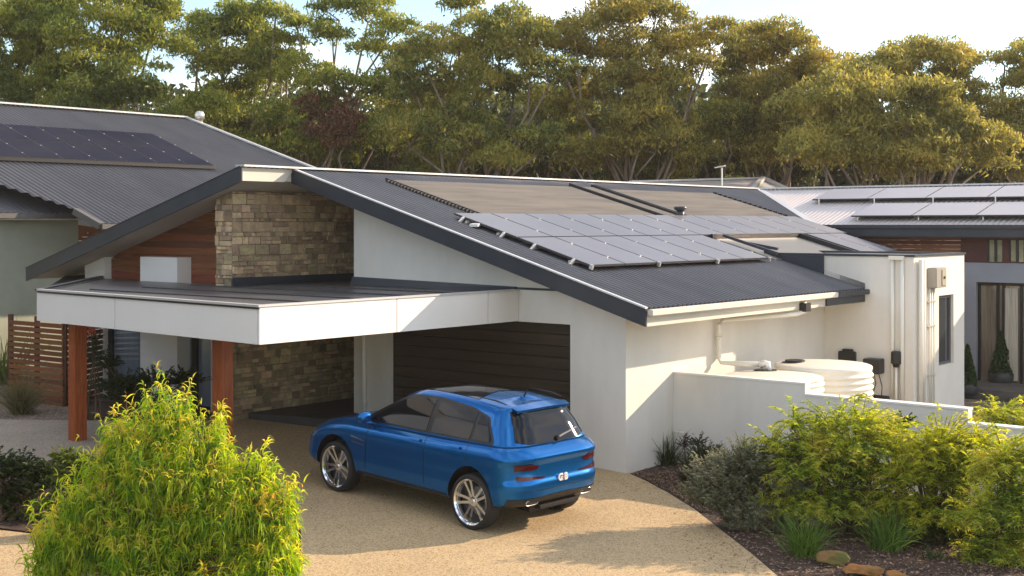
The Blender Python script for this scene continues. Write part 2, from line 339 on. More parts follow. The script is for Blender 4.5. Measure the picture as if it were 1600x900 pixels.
# stone wall
def stones(name, org, du, dn, wid, top, parent, z0=.0, seed=1):
    rnd = random.Random(seed); m = MB(); z = z0; du = Vector(du); dn = Vector(dn)
    while z < 5:
        h = rnd.choice((.06, .09, .12, .15, .21)); t = -rnd.random()*.2
        while t < wid:
            w = h*rnd.uniform(.7, 2.0)+.03; a = max(t, 0); b = min(t+w, wid)
            cuts = [(z, z+h)]
            if h > .14 and rnd.random() < .4: cuts = [(z, z+h*.5), (z+h*.5, z+h)]
            for (q0, q1) in cuts:
                q1 = min(q1, top((a+b)/2)-.0)
                if q1-q0 < .03 or b-a < .03: continue
                d = rnd.uniform(.004, .05); g = .008; j = lambda: rnd.uniform(-.008, .008)
                P = lambda t_, z_, k: org+du*t_+dn*k+Vector((0, 0, z_))
                m.hexa([P(a+g+j(), q0+g+j(), 0), P(b-g+j(), q0+g+j(), 0), P(b-g, q0+g, d), P(a+g, q0+g, d), P(a+g, q1-g, 0), P(b-g, q1-g, 0), P(b-g+j(), q1-g+j(), d+j()), P(a+g+j(), q1-g+j(), d)])
            t += w
        z += h
    return m.build(name, stone, parent, bevel=.006)
sw = MB(); sw.hexa([L(-1.70, 8.02, -.1), L(4, 8.02, -.1), L(4, 8.5, -.1), L(-1.70, 8.5, -.1), L(-1.70, 8.02, zl(8.02)-.245), L(4, 8.02, zl(8.02)-.245), L(4, 8.5, zl(8.5)-.245), L(-1.70, 8.5, zl(8.5)-.245)])
SWo = sw.build('stone_wall', mortar, H)
stones('stone_facing', L(-1.70, 8.02, 0), (*AX, 0), (*(-BX), 0), 5.6, lambda t: zl(8.02)-.25, SWo, .1, 3)
stones('stone_facing', L(-1.70, 8.02, 0), (*BX, 0), (*(-AX), 0), .48, lambda t: zl(8.5)-.26, SWo, .1, 5)
# timber wall left
m = MB(); v0, v1 = 8.5, 12.95
for i in range(34):
    z0 = .25+i*.14
    # board clipped under the soffit
    zt = z0+.134
    ve = min(v1, VR+(ZR-.24-zt)/PL); vb_ = min(v1, VR+(ZR-.24-z0)/PL)
    if ve < v0+.05: continue
    m.hexa([L(-1.12, v0, z0), L(-1.08, v0, z0), L(-1.08, vb_, z0), L(-1.12, vb_, z0), L(-1.12, v0, zt), L(-1.08, v0, zt), L(-1.08, ve, zt), L(-1.12, ve, zt)])
tw = m.build('timber_cladding', timber, H)
mb = MB(); mb.hexa([L(-1.07, 8.5, .0), L(-.95, 8.5, 0), L(-.95, 14, 0), L(-1.07, 14, 0)]+[L(-1.07, 8.5, zl(8.5)-.25), L(-.95, 8.5, zl(8.5)-.25), L(-.95, 14, zl(14)-.25), L(-1.07, 14, zl(14)-.25)]); mb.build('wall', render, H)
m = MB(); m.hexa([L(-1.3, 12.95, -.1), L(-1.08, 12.95, -.1), L(-1.08, 13.7, -.1), L(-1.3, 13.7, -.1)]+[L(-1.3, 12.95, zl(12.95)-.25), L(-1.08, 12.95, zl(12.95)-.25), L(-1.08, 13.7, zl(13.7)-.25), L(-1.3, 13.7, zl(13.7)-.25)]); m.build('pier', panelw, H)
MB().lbox(-1.47, -1.12, 10.08, 11.36, -.1, 3.41).build('projecting_blade_wall', panelw, H)
# left ground floor glazing (below carport)
win = MB().lbox(-1.16, -1.13, 11.36, 12.95, .35, 2.45).build('window', glassb, H)
m = MB()
for a, b in ((12.78, 12.94), (11.38, 11.62)): m.lbox(-1.21, -1.15, a, b, .3, 2.5)
m.lbox(-1.20, -1.15, 11.62, 12.78, .3, .38); m.build('window_frame', black, win)
win = MB().lbox(-1.16, -1.13, 8.52, 10.06, .35, 2.45).build('window', glassb, H)
m = MB(); m.lbox(-1.21, -1.15, 9.78, 9.95, .3, 2.5); m.lbox(-1.20, -1.15, 8.52, 9.78, .3, .38); m.build('window_frame', black, win)
MB().lbox(-1.30, -1.12, 8.53, 9.2, -.1, 2.5).build('panel', panelw, H)
MB().lbox(-1.3, 4, 6.35, 8.0, -.1, 0).v
stp = MB(); stp.slab([L(-1.35, 7.96, .1), L(-.75, 5.6, .1), L(.0, 5.6, .1), L(-.02, 6.42, .1), L(3.9, 6.42, .1), L(3.9, 7.98, .1)], (0, 0, .31)).build('porch_step', slate, H, bevel=.01)
# box wing window, meter box, pipes
wn = MB().lbox(8.70, 9.54, -1.83, -1.80, 1.15, 2.61).build('window', glass, H)
m = MB(); m.lbox(8.70, 8.76, -1.86, -1.79, 1.15, 2.61); m.lbox(9.48, 9.54, -1.86, -1.79, 1.15, 2.61); m.lbox(8.76, 9.48, -1.86, -1.79, 2.55, 2.61); m.lbox(8.76, 9.48, -1.86, -1.79, 1.15, 1.21); m.build('window_frame', M('grey_frame', (.10, .10, .11), .5), wn)
mbx = MB().lbox(8.05, 8.60, -2.12, -1.92, 2.80, 3.21).build('inverter_box', M('grey_box', (.33, .31, .27), .5), H, bevel=.015)
MB().lbox(8.33, 8.56, -2.135, -2.12, 2.84, 3.17).build('box_cover', M('bronze_cover', (.42, .36, .27), .45), mbx, bevel=.006)
MB().lbox(8.40, 8.48, -2.145, -2.135, 2.98, 3.03).build('display', black, mbx)
for u, r in ((8.10, .02), (8.20, .02), (8.33, .02)):
    MB().tube([L(u, -1.96, .3), L(u, -1.96, 2.80)], r, 8).build('conduit', pvc, H, smooth=True)
for u in (7.56, 7.70):
    MB().tube([L(u, -1.99, .2), L(u, -1.99, 3.38)], .045, 12).build('downpipe', pvc, H, smooth=True)
for z in (1.0, 2.0, 2.5):
    MB().lbox(8.06, 8.38, -1.985, -1.92, z, z+.03).build('pipe_bracket', alu, H)
MB().tube([L(7.31, -1.5, .2), L(7.31, -1.5, 3.38)], .04, 12).build('downpipe', pvc, H, smooth=True)
MB().tube([L(7.31, -1.70, .2), L(7.31, -1.70, 3.38)], .04, 12).build('downpipe', pvc, H, smooth=True)
MB().lbox(7.25, 7.36, -1.74, -1.44, 3.38, 3.46).build('rain_head', pvc, H)
# downpipe from gutter into tank
m = MB(); m.tube([L(4.6, -.92, 2.66), L(4.6, -.92, 2.46), L(4.4, -.85, 2.42), L(2.95, -.12, 2.36), L(2.86, -.09, 2.28), L(2.86, -.09, 1.68), L(2.88, -.12, 1.60), L(2.96, -.4, 1.585), L(3.0, -.85, 1.60)], .045, 12); m.build('downpipe', pvc, H, smooth=True)
MB().lbox(4.5, 4.7, -1.0, -.86, 2.46, 2.62).build('rain_head', black, H)
MB().tube([L(2.86, -.09, 2.02), L(2.86, -.09, 2.07)], .06, 12).build('pipe_collar', pvc, H, smooth=True)
def rp_0(u, v): return L(u, v, zr(v)+.07)
# roof skylight box / low flat roof behind parapet
rslab(7.0, 11.0, .95, 2.40, zr, -.05, -.028).build('flat_roof', M('flat_roof_grey', (.15, .145, .13), .4), H)
MB().bar(rp_0(6.9, 2.42), rp_0(11.15, 2.42), .06, .16).build('upstand', black, H); MB().bar(rp_0(11.05, 2.42), rp_0(11.05, .95), .06, .16).build('upstand', black, H)
m = MB(); m.bar(L(7.2, 1.0, zr(1.0)+.15), L(7.2, 2.3, zr(2.3)+.15), .06, .06); m.bar(L(8.0, 1.4, 3.55), L(8.0, 2.3, 3.7), .06, .06); m.build('skylight_frame', char, H)
# roof vent
m = MB(); vb = L(8.2, 4.02, zr(4.02)); m.tube([vb, vb+Vector((0, 0, .22))], .09, 16); m.tube([vb+Vector((0, 0, .22)), vb+Vector((0, 0, .26)), vb+Vector((0, 0, .31))], [.12, .15, .15], 16); m.build('roof_vent', char, H, smooth=True)

# pool heating mats
def rp_(u, v, h): return L(u, v, zr(v)+h)
def matt(u0, u1, v0, v1, name='pool_heating_mat'):
    m = MB(); n = int((u1-u0)/.05); nn = n*2; Vv = []; Q = []
    for i in range(nn+1):
        u = u0+(u1-u0)*i/nn; h = .045+(.010 if i % 2 else 0)
        Vv += [tuple(rp_(u, v0, .02)), tuple(rp_(u, v0, h)), tuple(rp_(u, v1, h)), tuple(rp_(u, v1, .02))]
        if i:
            a = (i-1)*4; b = i*4; Q += [(a, b, b+1, a+1), (a+1, b+1, b+2, a+2), (a+2, b+2, b+3, a+3)]
    o = npmesh(name, Vv, Q, mat_m, H)
    return o
a = matt(1.16, 7.45, 4.16, 6.62); b = matt(7.62, 8.38, 4.16, 6.66); c = matt(8.66, 13.9, 4.14, 6.5)
m = MB()
for i in range(26):
    v = 4.25+i*.092; m.add(MB().bar(rp_(1.02, v-.03, .05), rp_(1.12, v-.03, .05), .055, .05).v, MB().bar(rp_(1.02, v, .05), rp_(1.12, v, .05), .05, .05).f)
m.bar(rp_(1.14, 4.12, .06), rp_(1.14, 6.66, .06), .035, .05); m.build('header_pipe', rubber, a)
m = MB()
for i in range(15): v = 4.25+i*.155; m.bar(rp_(13.95, v, .06), rp_(14.02-.02, v+.07, .06), .08, .07)
m.build('header_pipe', rubber, c)
m = MB(); m.bar(rp_(7.54, 4.1, .07), rp_(7.54, 6.75, .07), .07, .08); m.bar(rp_(8.45, 4.1, .07), rp_(8.45, 6.75, .07), .05, .06); m.bar(rp_(8.58, 4.1, .07), rp_(8.58, 6.75, .07), .05, .06); m.build('header_pipe', rubber, b)

# solar panels
def pvpanel(parent, P, u0, u1, v0, v1, th=.035, gm=None, clamps=(.25, .75)):
    m = MB(); q = [P(u0, v0), P(u1, v0), P(u1, v1), P(u0, v1)]; n = (q[1]-q[0]).cross(q[3]-q[0]).normalized(); n = n if n.z > 0 else -n
    m.slab(q, n*-th); f = m.build('solar_panel', pvframe, parent)
    e = .012
    cu, cv = (u1-u0), (v1-v0)
    q2 = [P(u0+e, v0+e)+n*.002, P(u1-e, v0+e)+n*.002, P(u1-e, v1-e)+n*.002, P(u0+e, v1-e)+n*.002]
    MB().slab(q2, n*.001).build('glass', gm or pvglass, f)
    for c_ in clamps:
        c = P(u1+.01, v0+(v1-v0)*c_)+n*.004; d_ = (q[1]-q[0]).normalized(); MB().bar(c-d_*.018, c+d_*.018, .04, .012).build('panel_clamp', alu, f)
    return f
Pm = lambda u, v: rp_(u, v, .125)
cw = 1.055
xs = [.2+i*cw for i in range(13)]
k = 0
for i in range(13):
    pvpanel(H, Pm, xs[i], xs[i]+cw-.02, 2.46, 3.96)
for i in range(6): pvpanel(H, Pm, xs[i], xs[i]+cw-.02, .85, 2.43)
for i in (11, 12): pvpanel(H, Pm, xs[i]-.35, xs[i]-.35+cw-.02, .95, 2.43)
m = MB()
for v in (3.6, 2.85, 2.05, 1.25):
    m.bar(rp_(.12, v, .06), rp_(6.5 if v < 2.4 else 13.9, v, .06), .04, .05)
m.build('mounting_rail', alu, H)
for v in (3.72, 2.75, 2.05, 1.2): MB().bar(rp_(.08, v, .02), rp_(.2, v, .115), .05, .04).build('panel_bracket', alu, H)
MB().lbox(.0, 0, 0, 0, 0, 0)
m = MB(); m.bar(rp_(.05, 3.35, .07), rp_(.30, 3.45, .07), .16, .05); m.build('isolator_box', M('isolator_white', (.7, .7, .66), .5), H)
for i in range(0, 7, 2): u = xs[i]-.01; MB().bar(rp_(u, .80, .10), rp_(u, .86, .10), .045, .08).build('panel_bracket', alu, H)

# ------------------------------------------------------------ right wing (separate roof block of the same house)
Wg = thing('house_wing', 'rear wing with long row of solar panels over timber cladding and glass doors at right', 'house', L(14.4, -2, 0), TH)
ze, zt = 4.05, 5.15; sl_ = (zt-ze)/3.8; kk = math.hypot(1, sl_)
Sw = Vector((AX[0], AX[1], sl_))
corr('roof', L(14.4, 0, ze+.02), (*BX, 0), Sw, [(3.5, 0), (3.5+3.8, 3.8*kk), (-9.5, 3.8*kk), (-9.5, 0)], roofp, Wg)
MB().hexa([L(14.4, 3.3, ze-.03), L(18.2, 7.2, zt-.03), L(18.2, -9.5, zt-.03), L(14.4, -9.5, ze-.03), L(14.4, 3.3, ze), L(18.2, 7.2, zt), L(18.2, -9.5, zt), L(14.4, -9.5, ze)]).build('soffit', soff, Wg)
corr('roof', L(18.2, 0, zt+.02), (*BX, 0), (AX[0], AX[1], -sl_), [(7.3, 0), (7.3, 4*kk), (-9.5, 4*kk), (-9.5, 0)], roofp, Wg)
MB().bar(L(18.2, 7.3, zt+.05), L(18.2, -9.5, zt+.05), .3, .04).build('ridge_capping', zinc, Wg)
MB().lbox(14.34, 14.40, -9.5, 3.45, ze-.27, ze-.03).build('eave_fascia', char, Wg)
MB().lbox(14.26, 14.36, -9.5, 3.45, ze-.06, ze+.03).build('gutter', char, Wg, bevel=.012)
MB().lbox(14.42, 15.0, -9.4, 3.3, ze-.30, ze-.27).build('soffit', char, Wg)
m = MB()
for i in range(6): z0 = 3.13+i*.11; m.lbox(15.0, 15.04, -.10, 3.3, z0, z0+.105)
m.build('timber_cladding', timber, Wg)
redw = M('red_cladding', (.10, .028, .02), .6, col2=(.07, .02, .015), vs=4)
MB().lbox(14.99, 15.2, -.75, -.10, 3.13, 3.78).build('red_panel', redw, Wg)
m = MB(); m.lbox(15.0, 15.2, -9, -.75, 3.13, 3.16); m.lbox(15.0, 15.2, -9, -.75, 3.70, 3.78)
wv = [(-.77, -1.16), (-1.30, -1.68), (-2.0, -2.4), (-2.6, -3.0)]
for (a, b), (c, d) in zip(wv, wv[1:]+[(-9, -9)]): m.lbox(15.0, 15.2, c, b, 3.16, 3.70)
m.build('red_cladding', redw, Wg)
for a, b in wv:
    w_ = MB().lbox(15.06, 15.09, b, a, 3.17, 3.70).build('window', M('curtain_glass', (.33, .34, .22), .15, col2=(.20, .22, .12), vs=3, spec=.7), Wg)
    m = MB(); m.lbox(15.02, 15.10, (a+b)/2-.03, (a+b)/2+.03, 3.16, 3.70); m.lbox(15.02, 15.10, a-.03, a, 3.16, 3.7); m.lbox(15.02, 15.10, b, b+.03, 3.16, 3.7); m.build('window_frame', black, w_)
m = MB(); m.lbox(14.9, 15.2, -9, 3.3, 2.64, 3.125); m.lbox(14.9, 15.2, -.52, 3.3, -.2, 2.64); m.build('wall', greyr, Wg)
gl = MB().lbox(15.10, 15.13, -6, -.52, .15, 2.64).build('glass_door', M('room_glass', (.16, .12, .085), .08, col2=(.33, .28, .20), vs=1.1, spec=.8, stretch=(.6, 3.0, .25), lo=.4, hi=.6), Wg)
m = MB()
for v in (-.52, -.98, -1.12, -1.55, -1.66, -2.3, -3.0, -3.7): m.lbox(15.03, 15.10, v-.06, v, .15, 2.64)
m.lbox(15.03, 15.10, -6, -.52, 2.56, 2.64); m.build('door_frame', black, gl)
MB().lbox(15.06, 15.11, -1.5, -1.16, .2, 2.5).build('curtain', M('curtain', (.55, .50, .40), .9, col2=(.35, .31, .25), vs=6, stretch=(6, 6, .2)), gl)
MB().lbox(15.06, 15.11, -2.1, -1.75, .2, 2.5).build('curtain', M('curtain', (.6, .6, .6), .9), gl)
MB().lbox(13.9, 15.02, -8, -.3, .0, .12).v
ms = MB(); ms.lbox(13.3, 15.1, -8, 2.5, -.3, .15); ms.build('terrace', M('terrace_paving', (.13, .115, .10), .8, col2=(.09, .08, .075), vs=3), Wg)
m = MB(); m.lbox(12.95, 13.29, -8, 0, -.3, .02); m.lbox(12.6, 12.94, -8, 0, -.3, -.1); m.build('terrace_step', slate, Wg)
def Pw(t, s, s0=0): return L(14.4+s, t, ze+sl_*s+.19-.05*(s-s0))   # t along v, s upslope; racks tilted up at the front edge
for i in range(9): pvpanel(Wg, lambda a, b: Pw(a, b, 1.6), 4.70-i*1.66-1.64, 4.70-i*1.66, 2.05, 3.40, gm=pvsky, clamps=())
for i in range(8): pvpanel(Wg, lambda a, b: Pw(a, b, .3), 2.72-i*1.66-1.64, 2.72-i*1.66, .28, 1.72, gm=pvsky, clamps=())
for i in range(8):
    for s_, e_ in ((2.05, 4.5), (.42, 2.6)): t_ = e_-i*1.66; MB().bar(L(14.4+s_, t_, ze+sl_*s_+.02), L(14.4+s_, t_, ze+sl_*s_+.17), .03, .04, (0, 1, 0)).build('tilt_leg', alu, Wg)

# far pale roof + antenna
Fr = thing('neighbouring_building', 'distant low building with pale metal gable roof just above the main ridge', 'house', at(1100, 300, 52))
m = MB()
a1, a2, b1, b2 = at(985, 286, 52), at(1192, 280, 56), at(960, 306, 46), at(1170, 304, 48)
m.quad(a1, a2, b2, b1); m.build('roof', roofp, Fr)
m = MB(); c1 = at(1240, 302, 56); m.quad(a2, c1, at(1170, 304, 48)); m.build('gable_wall', greyr, Fr)
m = MB(); m.bar(a2+Vector((0, -.1, .05)), at(1170, 303, 48)+Vector((0, -.1, .05)), .2, .15); m.bar(a1+Vector((0, 0, .06)), a2+Vector((0, 0, .06)), .2, .08); m.bar(a2+Vector((0, 0, .05)), c1+Vector((0, 0, .05)), .2, .18); m.build('roof_edge', M('pale_edge', (.6, .58, .55), .5), Fr)
m = MB(); m.quad(b1-Vector((0, 0, 3.5)), b2-Vector((0, 0, 3.5)), b2, b1); m.build('wall', render, Fr)
An = thing('tv_antenna', 'small aerial on a thin mast standing above the far pale roof', 'antenna', at(1128, 290, 44))
p = at(1128, 296, 44); q = at(1128, 262, 44); MB().tube([p, q], .03, 8).build('mast', alu, An)
m = MB(); m.bar(at(1117, 262, 44), at(1133, 259, 43.6), .04, .04)
for i in range(6): c = at(1118+i*2.6, 262-i*.4, 44-i*.06); m.bar(c-Vector((.0, 0, .18)), c+Vector((0, 0, .18)), .02, .02)
m.build('array', alu, An)

# ------------------------------------------------------------ carport
K = Vector((-3.56, 18.02, 0)); R_ = L(0, 2.25, 0); Lf = Vector((-8.33, 22.48, 0))
Cp = thing('carport', 'flat carport with deep white fascia panels, dark metal roof and two oiled timber posts', 'carport', (K.x, K.y, 0))
def up(p, z): return Vector((p.x, p.y, z))
inn = L(.0, 0, 0)
def fasc(a, b, off, t0, t1, g=.006):
    d = (b-a); a_, b_ = a+d*t0, a+d*t1; n = d.normalized(); nn = Vector((n.y, -n.x, 0)) # outward guess
    c = Vector((0, 0, 0)); a2 = a_+n*g; b2 = b_-n*g
    return MB().hexa([up(a2, 2.40), up(b2, 2.40), up(b2-off, 2.40), up(a2-off, 2.40), up(a2, 2.93), up(b2, 2.93), up(b2-off, 2.93), up(a2-off, 2.93)])
dA = (R_-K).normalized(); dB = (Lf-K).normalized()
nA = Vector((dA.y, -dA.x, 0)); nB = Vector((-dB.y, dB.x, 0))
for t0, t1 in ((0, .475), (.475, .855), (.855, .999)): fasc(K, R_, nA*.04, t0, t1, .008).build('fascia_panel', panelw, Cp)
for t0 in (.475, .855): p_ = K+(R_-K)*t0; MB().bar(up(p_-nA*.02, 2.405), up(p_-nA*.02, 2.925), .03, .02, (1, 0, 0)).build('panel_joint', black, Cp)
p_ = K+(Lf-K)*.6; MB().bar(up(p_-nB*.02, 2.405), up(p_-nB*.02, 2.925), .03, .02, (1, 0, 0)).build('panel_joint', black, Cp)
for t0, t1 in ((0.0065, .60), (.60, 1)): fasc(K, Lf, nB*.04, t0, t1, .008).build('fascia_panel', panelw, Cp)
L4 = L(-1.15, 13.2, 0)
fasc(Lf, L4, Vector((.04, -.02, 0)), .01, 1).build('fascia_panel', panelw, Cp)
deck = [K-nA*.0+dA*.05+dB*.05, R_-dA*.02+dB*.06, L(-.02, 6.42, 0), L(1.6, 6.45, 0), L(1.6, 7.95, 0), L(-1.74, 7.95, 0), L(-1.74, 8.5, 0), L(-1.49, 10.0, 0), L(-1.49, 11.4, 0), L(-1.32, 13.0, 0), Lf-dB*.06+Vector((.05, 0, 0))]
MB().slab([up(p, 2.80) for p in deck], (0, 0, .10)).build('roof_deck', M('membrane_roof', (.05, .052, .058), .36, col2=(.09, .085, .08), vs=.7), Cp)
MB().slab([up(p, 2.44) for p in deck], (0, 0, .04)).build('ceiling', soff, Cp)
m = MB(); z = 2.945
m.bar(up(K-dA*.02, z)-nA*.03, up(R_, z)-nA*.03, .10, .03); m.build('edge_capping', zinc, Cp)
m = MB(); m.bar(up(K-dB*.02, z)-nB*.03, up(Lf, z)-nB*.03, .11, .032); m.build('edge_capping', zinc, Cp)
MB().bar(up(K, 2.915)+nB*.012, up(Lf, 2.915)+nB*.012, .02, .03).build('shadow_trim', black, Cp)
m = MB(); m.bar(up(Lf, z), up(L4, z), .1, .03); m.build('edge_capping', char, Cp)
MB().lbox(-1.75, 2.0, 7.90, 7.96, 2.905, 3.06).build('wall_flashing', char, Cp)
MB().hexa([L(-.10, 2.3, 2.90), L(-.02, 2.3, 2.90), L(-.02, 6.42, 2.90), L(-.10, 6.42, 2.90), L(-.04, 2.3, 3.0), L(-.01, 2.3, 3.0), L(-.01, 6.42, 3.07), L(-.04, 6.42, 3.07)]).build('wall_flashing', char, Cp)
MB().lbox(-.012, 0, .9, 2.4, 2.95, 2.99).build('wall_flashing', char, Cp)
m = MB()   # roof seams
for i in range(1, 8):
    u = -5.4+i*1.1
    if u < -.2: m.bar(L(u, 2.7, 2.91), L(u, 7.7 if u > -1.8 else 8.8, 2.91), .03, .025)
m.build('roof_seam', M('membrane_seam', (.05, .052, .06), .5), Cp)
for (u, v) in ((-4.84, 4.30), (-4.84, 8.34)):
    g = .036*v
    MB().lbox(u-.115, u+.115, v-.115, v+.115, g-.05, 2.44).build('post', post_m, Cp, bevel=.006)

# ------------------------------------------------------------ retaining wall, tanks, pumps
Rw = thing('retaining_wall', 'stepped white rendered garden wall in front of the water tanks', 'wall', L(1.46, -2, 0), TH)
m = MB(); m.lbox(1.46, 1.64, -2.48, .0, -.3, 1.515); m.lbox(1.46, 1.64, -4.94, -2.48, -.3, 1.34); m.lbox(1.46, 1.64, -5.1, -4.94, -.3, 1.34); m.lbox(1.46, 1.64, -9, -5.1, -.3, 1.13); m.build('wall', render, Rw)
m = MB(); m.lbox(1.45, 1.65, -2.49, .0, 1.516, 1.545); m.lbox(1.45, 1.65, -5.11, -2.491, 1.341, 1.37); m.lbox(1.45, 1.65, -9, -5.111, 1.131, 1.16); m.build('coping', M('coping_white', (.85, .82, .75), .7), Rw)
def tank(c, r, top, lab, lid=True):
    T = thing('water_tank', lab, 'water tank', (c.x, c.y, 0), TH, 'rainwater tanks')
    prof = []; z = -.1
    while z < top-.12:
        for k in range(6): a = k/6; prof.append((r+.018*math.sin(2*PI*a), z+.11*a))
        z += .11
    prof += [(r, top-.05), (r-.01, top-.02), (r-.05, top-.002), (r*.8, top+.01), (r*.4, top+.03), (.01, top+.04)]
    MB().lathe(prof, (c.x, c.y, 0), 72).build('shell', tankm, T, smooth=True)
    return T
c1 = L(2.62, -1.30, 0); c2 = L(4.38, -1.40, 0)
T1 = tank(c1, .86, 1.47, 'front cream rainwater tank fed by the downpipe, touching the side wall corner')
T2 = tank(c2, .88, 1.53, 'rear cream ribbed round rainwater tank beside the black pump boxes')
p = L(3.0, -.95, 1.49); MB().lathe([(.0, .02), (.2, .02), (.21, -.02)], p, 24).build('lid', black, T1)
m = MB(); m.tube([L(3.0, -.85, 1.58), L(3.0, -.92, 1.62), L(3.0, -1.0, 1.62), L(3.0, -1.02, 1.50)], [.06, .065, .06, .05], 12); m.build('inlet_elbow', M('white_plastic', (.85, .84, .8), .4), T1, smooth=True)
p = L(4.15, -.95, 1.56); MB().lathe([(.0, .03), (.18, .03), (.19, -.01), (.24, -.01), (.24, -.04)], p, 24).build('lid', black, T2)
Pu = thing('pump_unit', 'black pump controller boxes with cables behind the tanks on the white wall', 'pump', L(7.2, -.5, 0), TH)
m = MB(); m.lbox(7.24, 7.35, -.72, -.36, 1.28, 1.48); m.lbox(7.26, 7.34, -.66, -.44, 1.48, 1.53); m.build('controller', rubber, Pu, bevel=.01)
m = MB(); m.lbox(7.05, 7.35, -1.32, -.98, 1.08, 1.38); m.build('controller', M('dark_box', (.03, .03, .032), .4), Pu, bevel=.015)
MB().tube([L(7.25, -1.6, .3), L(7.25, -1.6, 1.25)], .028, 10).build('standpipe', pvc, Pu, smooth=True)
m = MB(); m.tube([L(7.25, -1.6, 1.23), L(7.25, -1.6, 1.29), L(7.25, -1.6, 1.31), L(7.25, -1.6, 1.53), L(7.25, -1.6, 1.55)], [.05, .07, .10, .10, .08], 14); m.build('filter_head', rubber, Pu)
m = MB()
for i in range(7): m.tube([L(7.12, -.95-.03*(i % 2), .62+i*.07), L(7.1, -1.03, .66+i*.07)], [.05, .04], 8)
m.tube([L(7.1, -1.2, 1.1), L(7.08, -1.25, .9), L(7.12, -1.15, .6)], .01, 6); m.tube([L(7.1, -1.3, 1.1), L(7.08, -1.38, .85), L(7.12, -1.35, .6)], .01, 6)
m.tube([L(7.0, -1.25, .62), L(7.0, -1.55, .62)], .06, 10); m.build('hose', rubber, Pu)

# garden tap frame near corner
Tp = thing('garden_tap_pipe', 'thin white bent pipe standing behind the tussock at the wall corner', 'pipe', L(1.35, -.1, 0), TH)
MB().tube([L(1.36, -.06, -.02), L(1.36, -.06, .53), L(1.36, -.28, .53), L(1.36, -.28, .40)], .018, 8).build('pipe', pvc, Tp, smooth=True)

# ------------------------------------------------------------ neighbour on the left
Nh = thing('neighbour_house', 'large neighbouring house on the left with grey corrugated roof, solar panels and sage green wall', 'house', at(60, 500, 36), TH)
U0, V0 = uvof(*at(150, 225, 38.4)[:2]); Z0 = 6.5; sp = .35
P0 = L(U0, V0, Z0); Nn = Vector((BX[0]*-sp, BX[1]*-sp, 1)).normalized()
S3n = Vector((BX[0], BX[1], sp)).normalized(); U3 = Vector((AX[0], AX[1], 0))
def npl(pts, p0): return [((onpl(*q, p0, Nn)-p0).dot(U3), (onpl(*q, p0, Nn)-p0).dot(S3n)) for q in pts]
big = npl([(-120, 154), (290, 185), (492, 265), (520, 352), (158, 350), (118, 327), (-120, 250)], P0)
corr('roof', P0, U3, S3n, big, roofb, Nh, pitch=.16, amp=.026)
rg = [onpl(*q, P0, Nn)+Nn*.05 for q in ((-120, 154), (290, 185), (492, 265))]
MB().bar(rg[0], rg[1], .25, .05).bar(rg[1], rg[2], .2, .05).build('ridge_capping', zinc, Nh)
MB().lathe([(.01, .28), (.12, .26), (.17, .16), (.17, .0), (.12, -.02), (.12, -.15)], onpl(312, 190, P0, Nn)+Vector((0, 0, .1)), 20).build('roof_ventilator', alu, Nh, smooth=True)
cs = at(122, 330, 33); us, vs_ = uvof(cs.x, cs.y)
P1 = L(us+.35, vs_-.45, 4.36)
low = npl([(-120, 240), (0, 282), (112, 325)], P1)
low = [(low[0][0], low[0][1]), (low[1][0], low[1][1]), (0, 0), (-9, 0), (-9, low[0][1])]
low = [(-9, 4.2), low[1], (0, 0), (-9, 0)]
corr('roof', P1, U3, S3n, low, roofb, Nh, pitch=.16, amp=.026)
h0 = P1+U3*low[1][0]+S3n*low[1][1]; MB().bar(h0+Nn*.05, P1+Nn*.04, .14, .04).bar(P1+U3*-9+S3n*4.2+Nn*.05, h0+Nn*.05, .14, .04).build('hip_capping', zinc, Nh)
MB().hexa([L(us+.4, vs_-.52, 4.24), L(us-9, vs_-.52, 4.24), L(us-9, vs_-.44, 4.24), L(us+.4, vs_-.44, 4.24), L(us+.4, vs_-.52, 4.36), L(us-9, vs_-.52, 4.36), L(us-9, vs_-.44, 4.36), L(us+.4, vs_-.44, 4.36)]).build('gutter', M('neighbour_gutter', (.10, .095, .09), .5), Nh)
MB().lbox(us-9, us+.3, vs_-.43, vs_+.2, 4.20, 4.23).build('soffit', cream, Nh)
MB().lbox(us-9, us, vs_, vs_+.25, -.3, 4.20).build('wall', sage, Nh)
q0, q1, q2 = onpl(118, 327, P0, Nn), onpl(158, 350, P0, Nn), onpl(330, 350, P0, Nn)
MB().bar(q0-Vector((0, 0, .05)), q1-Vector((0, 0, .05)), .15, .16).bar(q1-Vector((0, 0, .06)), q2-Vector((0, 0, .06)), .12, .12).build('gutter', M('neighbour_gutter', (.1, .1, .1)), Nh)
MB().quad(at(122, 336, 37.5), at(160, 353, 37.5), at(140, 354, 37.5), at(112, 350, 37.5)).build('soffit', M('white_soffit', (.8, .8, .78), .7), Nh)
m = MB()
for i in range(24): m.hexa([at(105, 352+i*6, 38.6), at(260, 352+i*6, 38.6), at(260, 352+i*6, 38.8), at(105, 352+i*6, 38.8), at(105, 346.5+i*6, 38.6), at(260, 346.5+i*6, 38.6), at(260, 346.5+i*6, 38.8), at(105, 346.5+i*6, 38.8)])
m.build('timber_wall', M('orange_timber', (.38, .15, .04), .6, col2=(.22, .08, .03), vs=2), Nh)
MB().bar(at(124, 395, 36), at(124, 700, 36), .12, .12).build('post', M('orange_timber', (.38, .15, .04)), Nh)
def Pn(t, s): return P0+U3*t+S3n*s+Nn*.14
pp = npl([(336, 266)], P0)[0]; bt = pp[1]+.05; rt = pp[0]
for j in range(2):
    for i in range(12):
        pvpanel(Nh, Pn, rt-(i+1)*1.02, rt-i*1.02-.02, bt+j*1.70, bt+j*1.70+1.67, .04, pvdark)
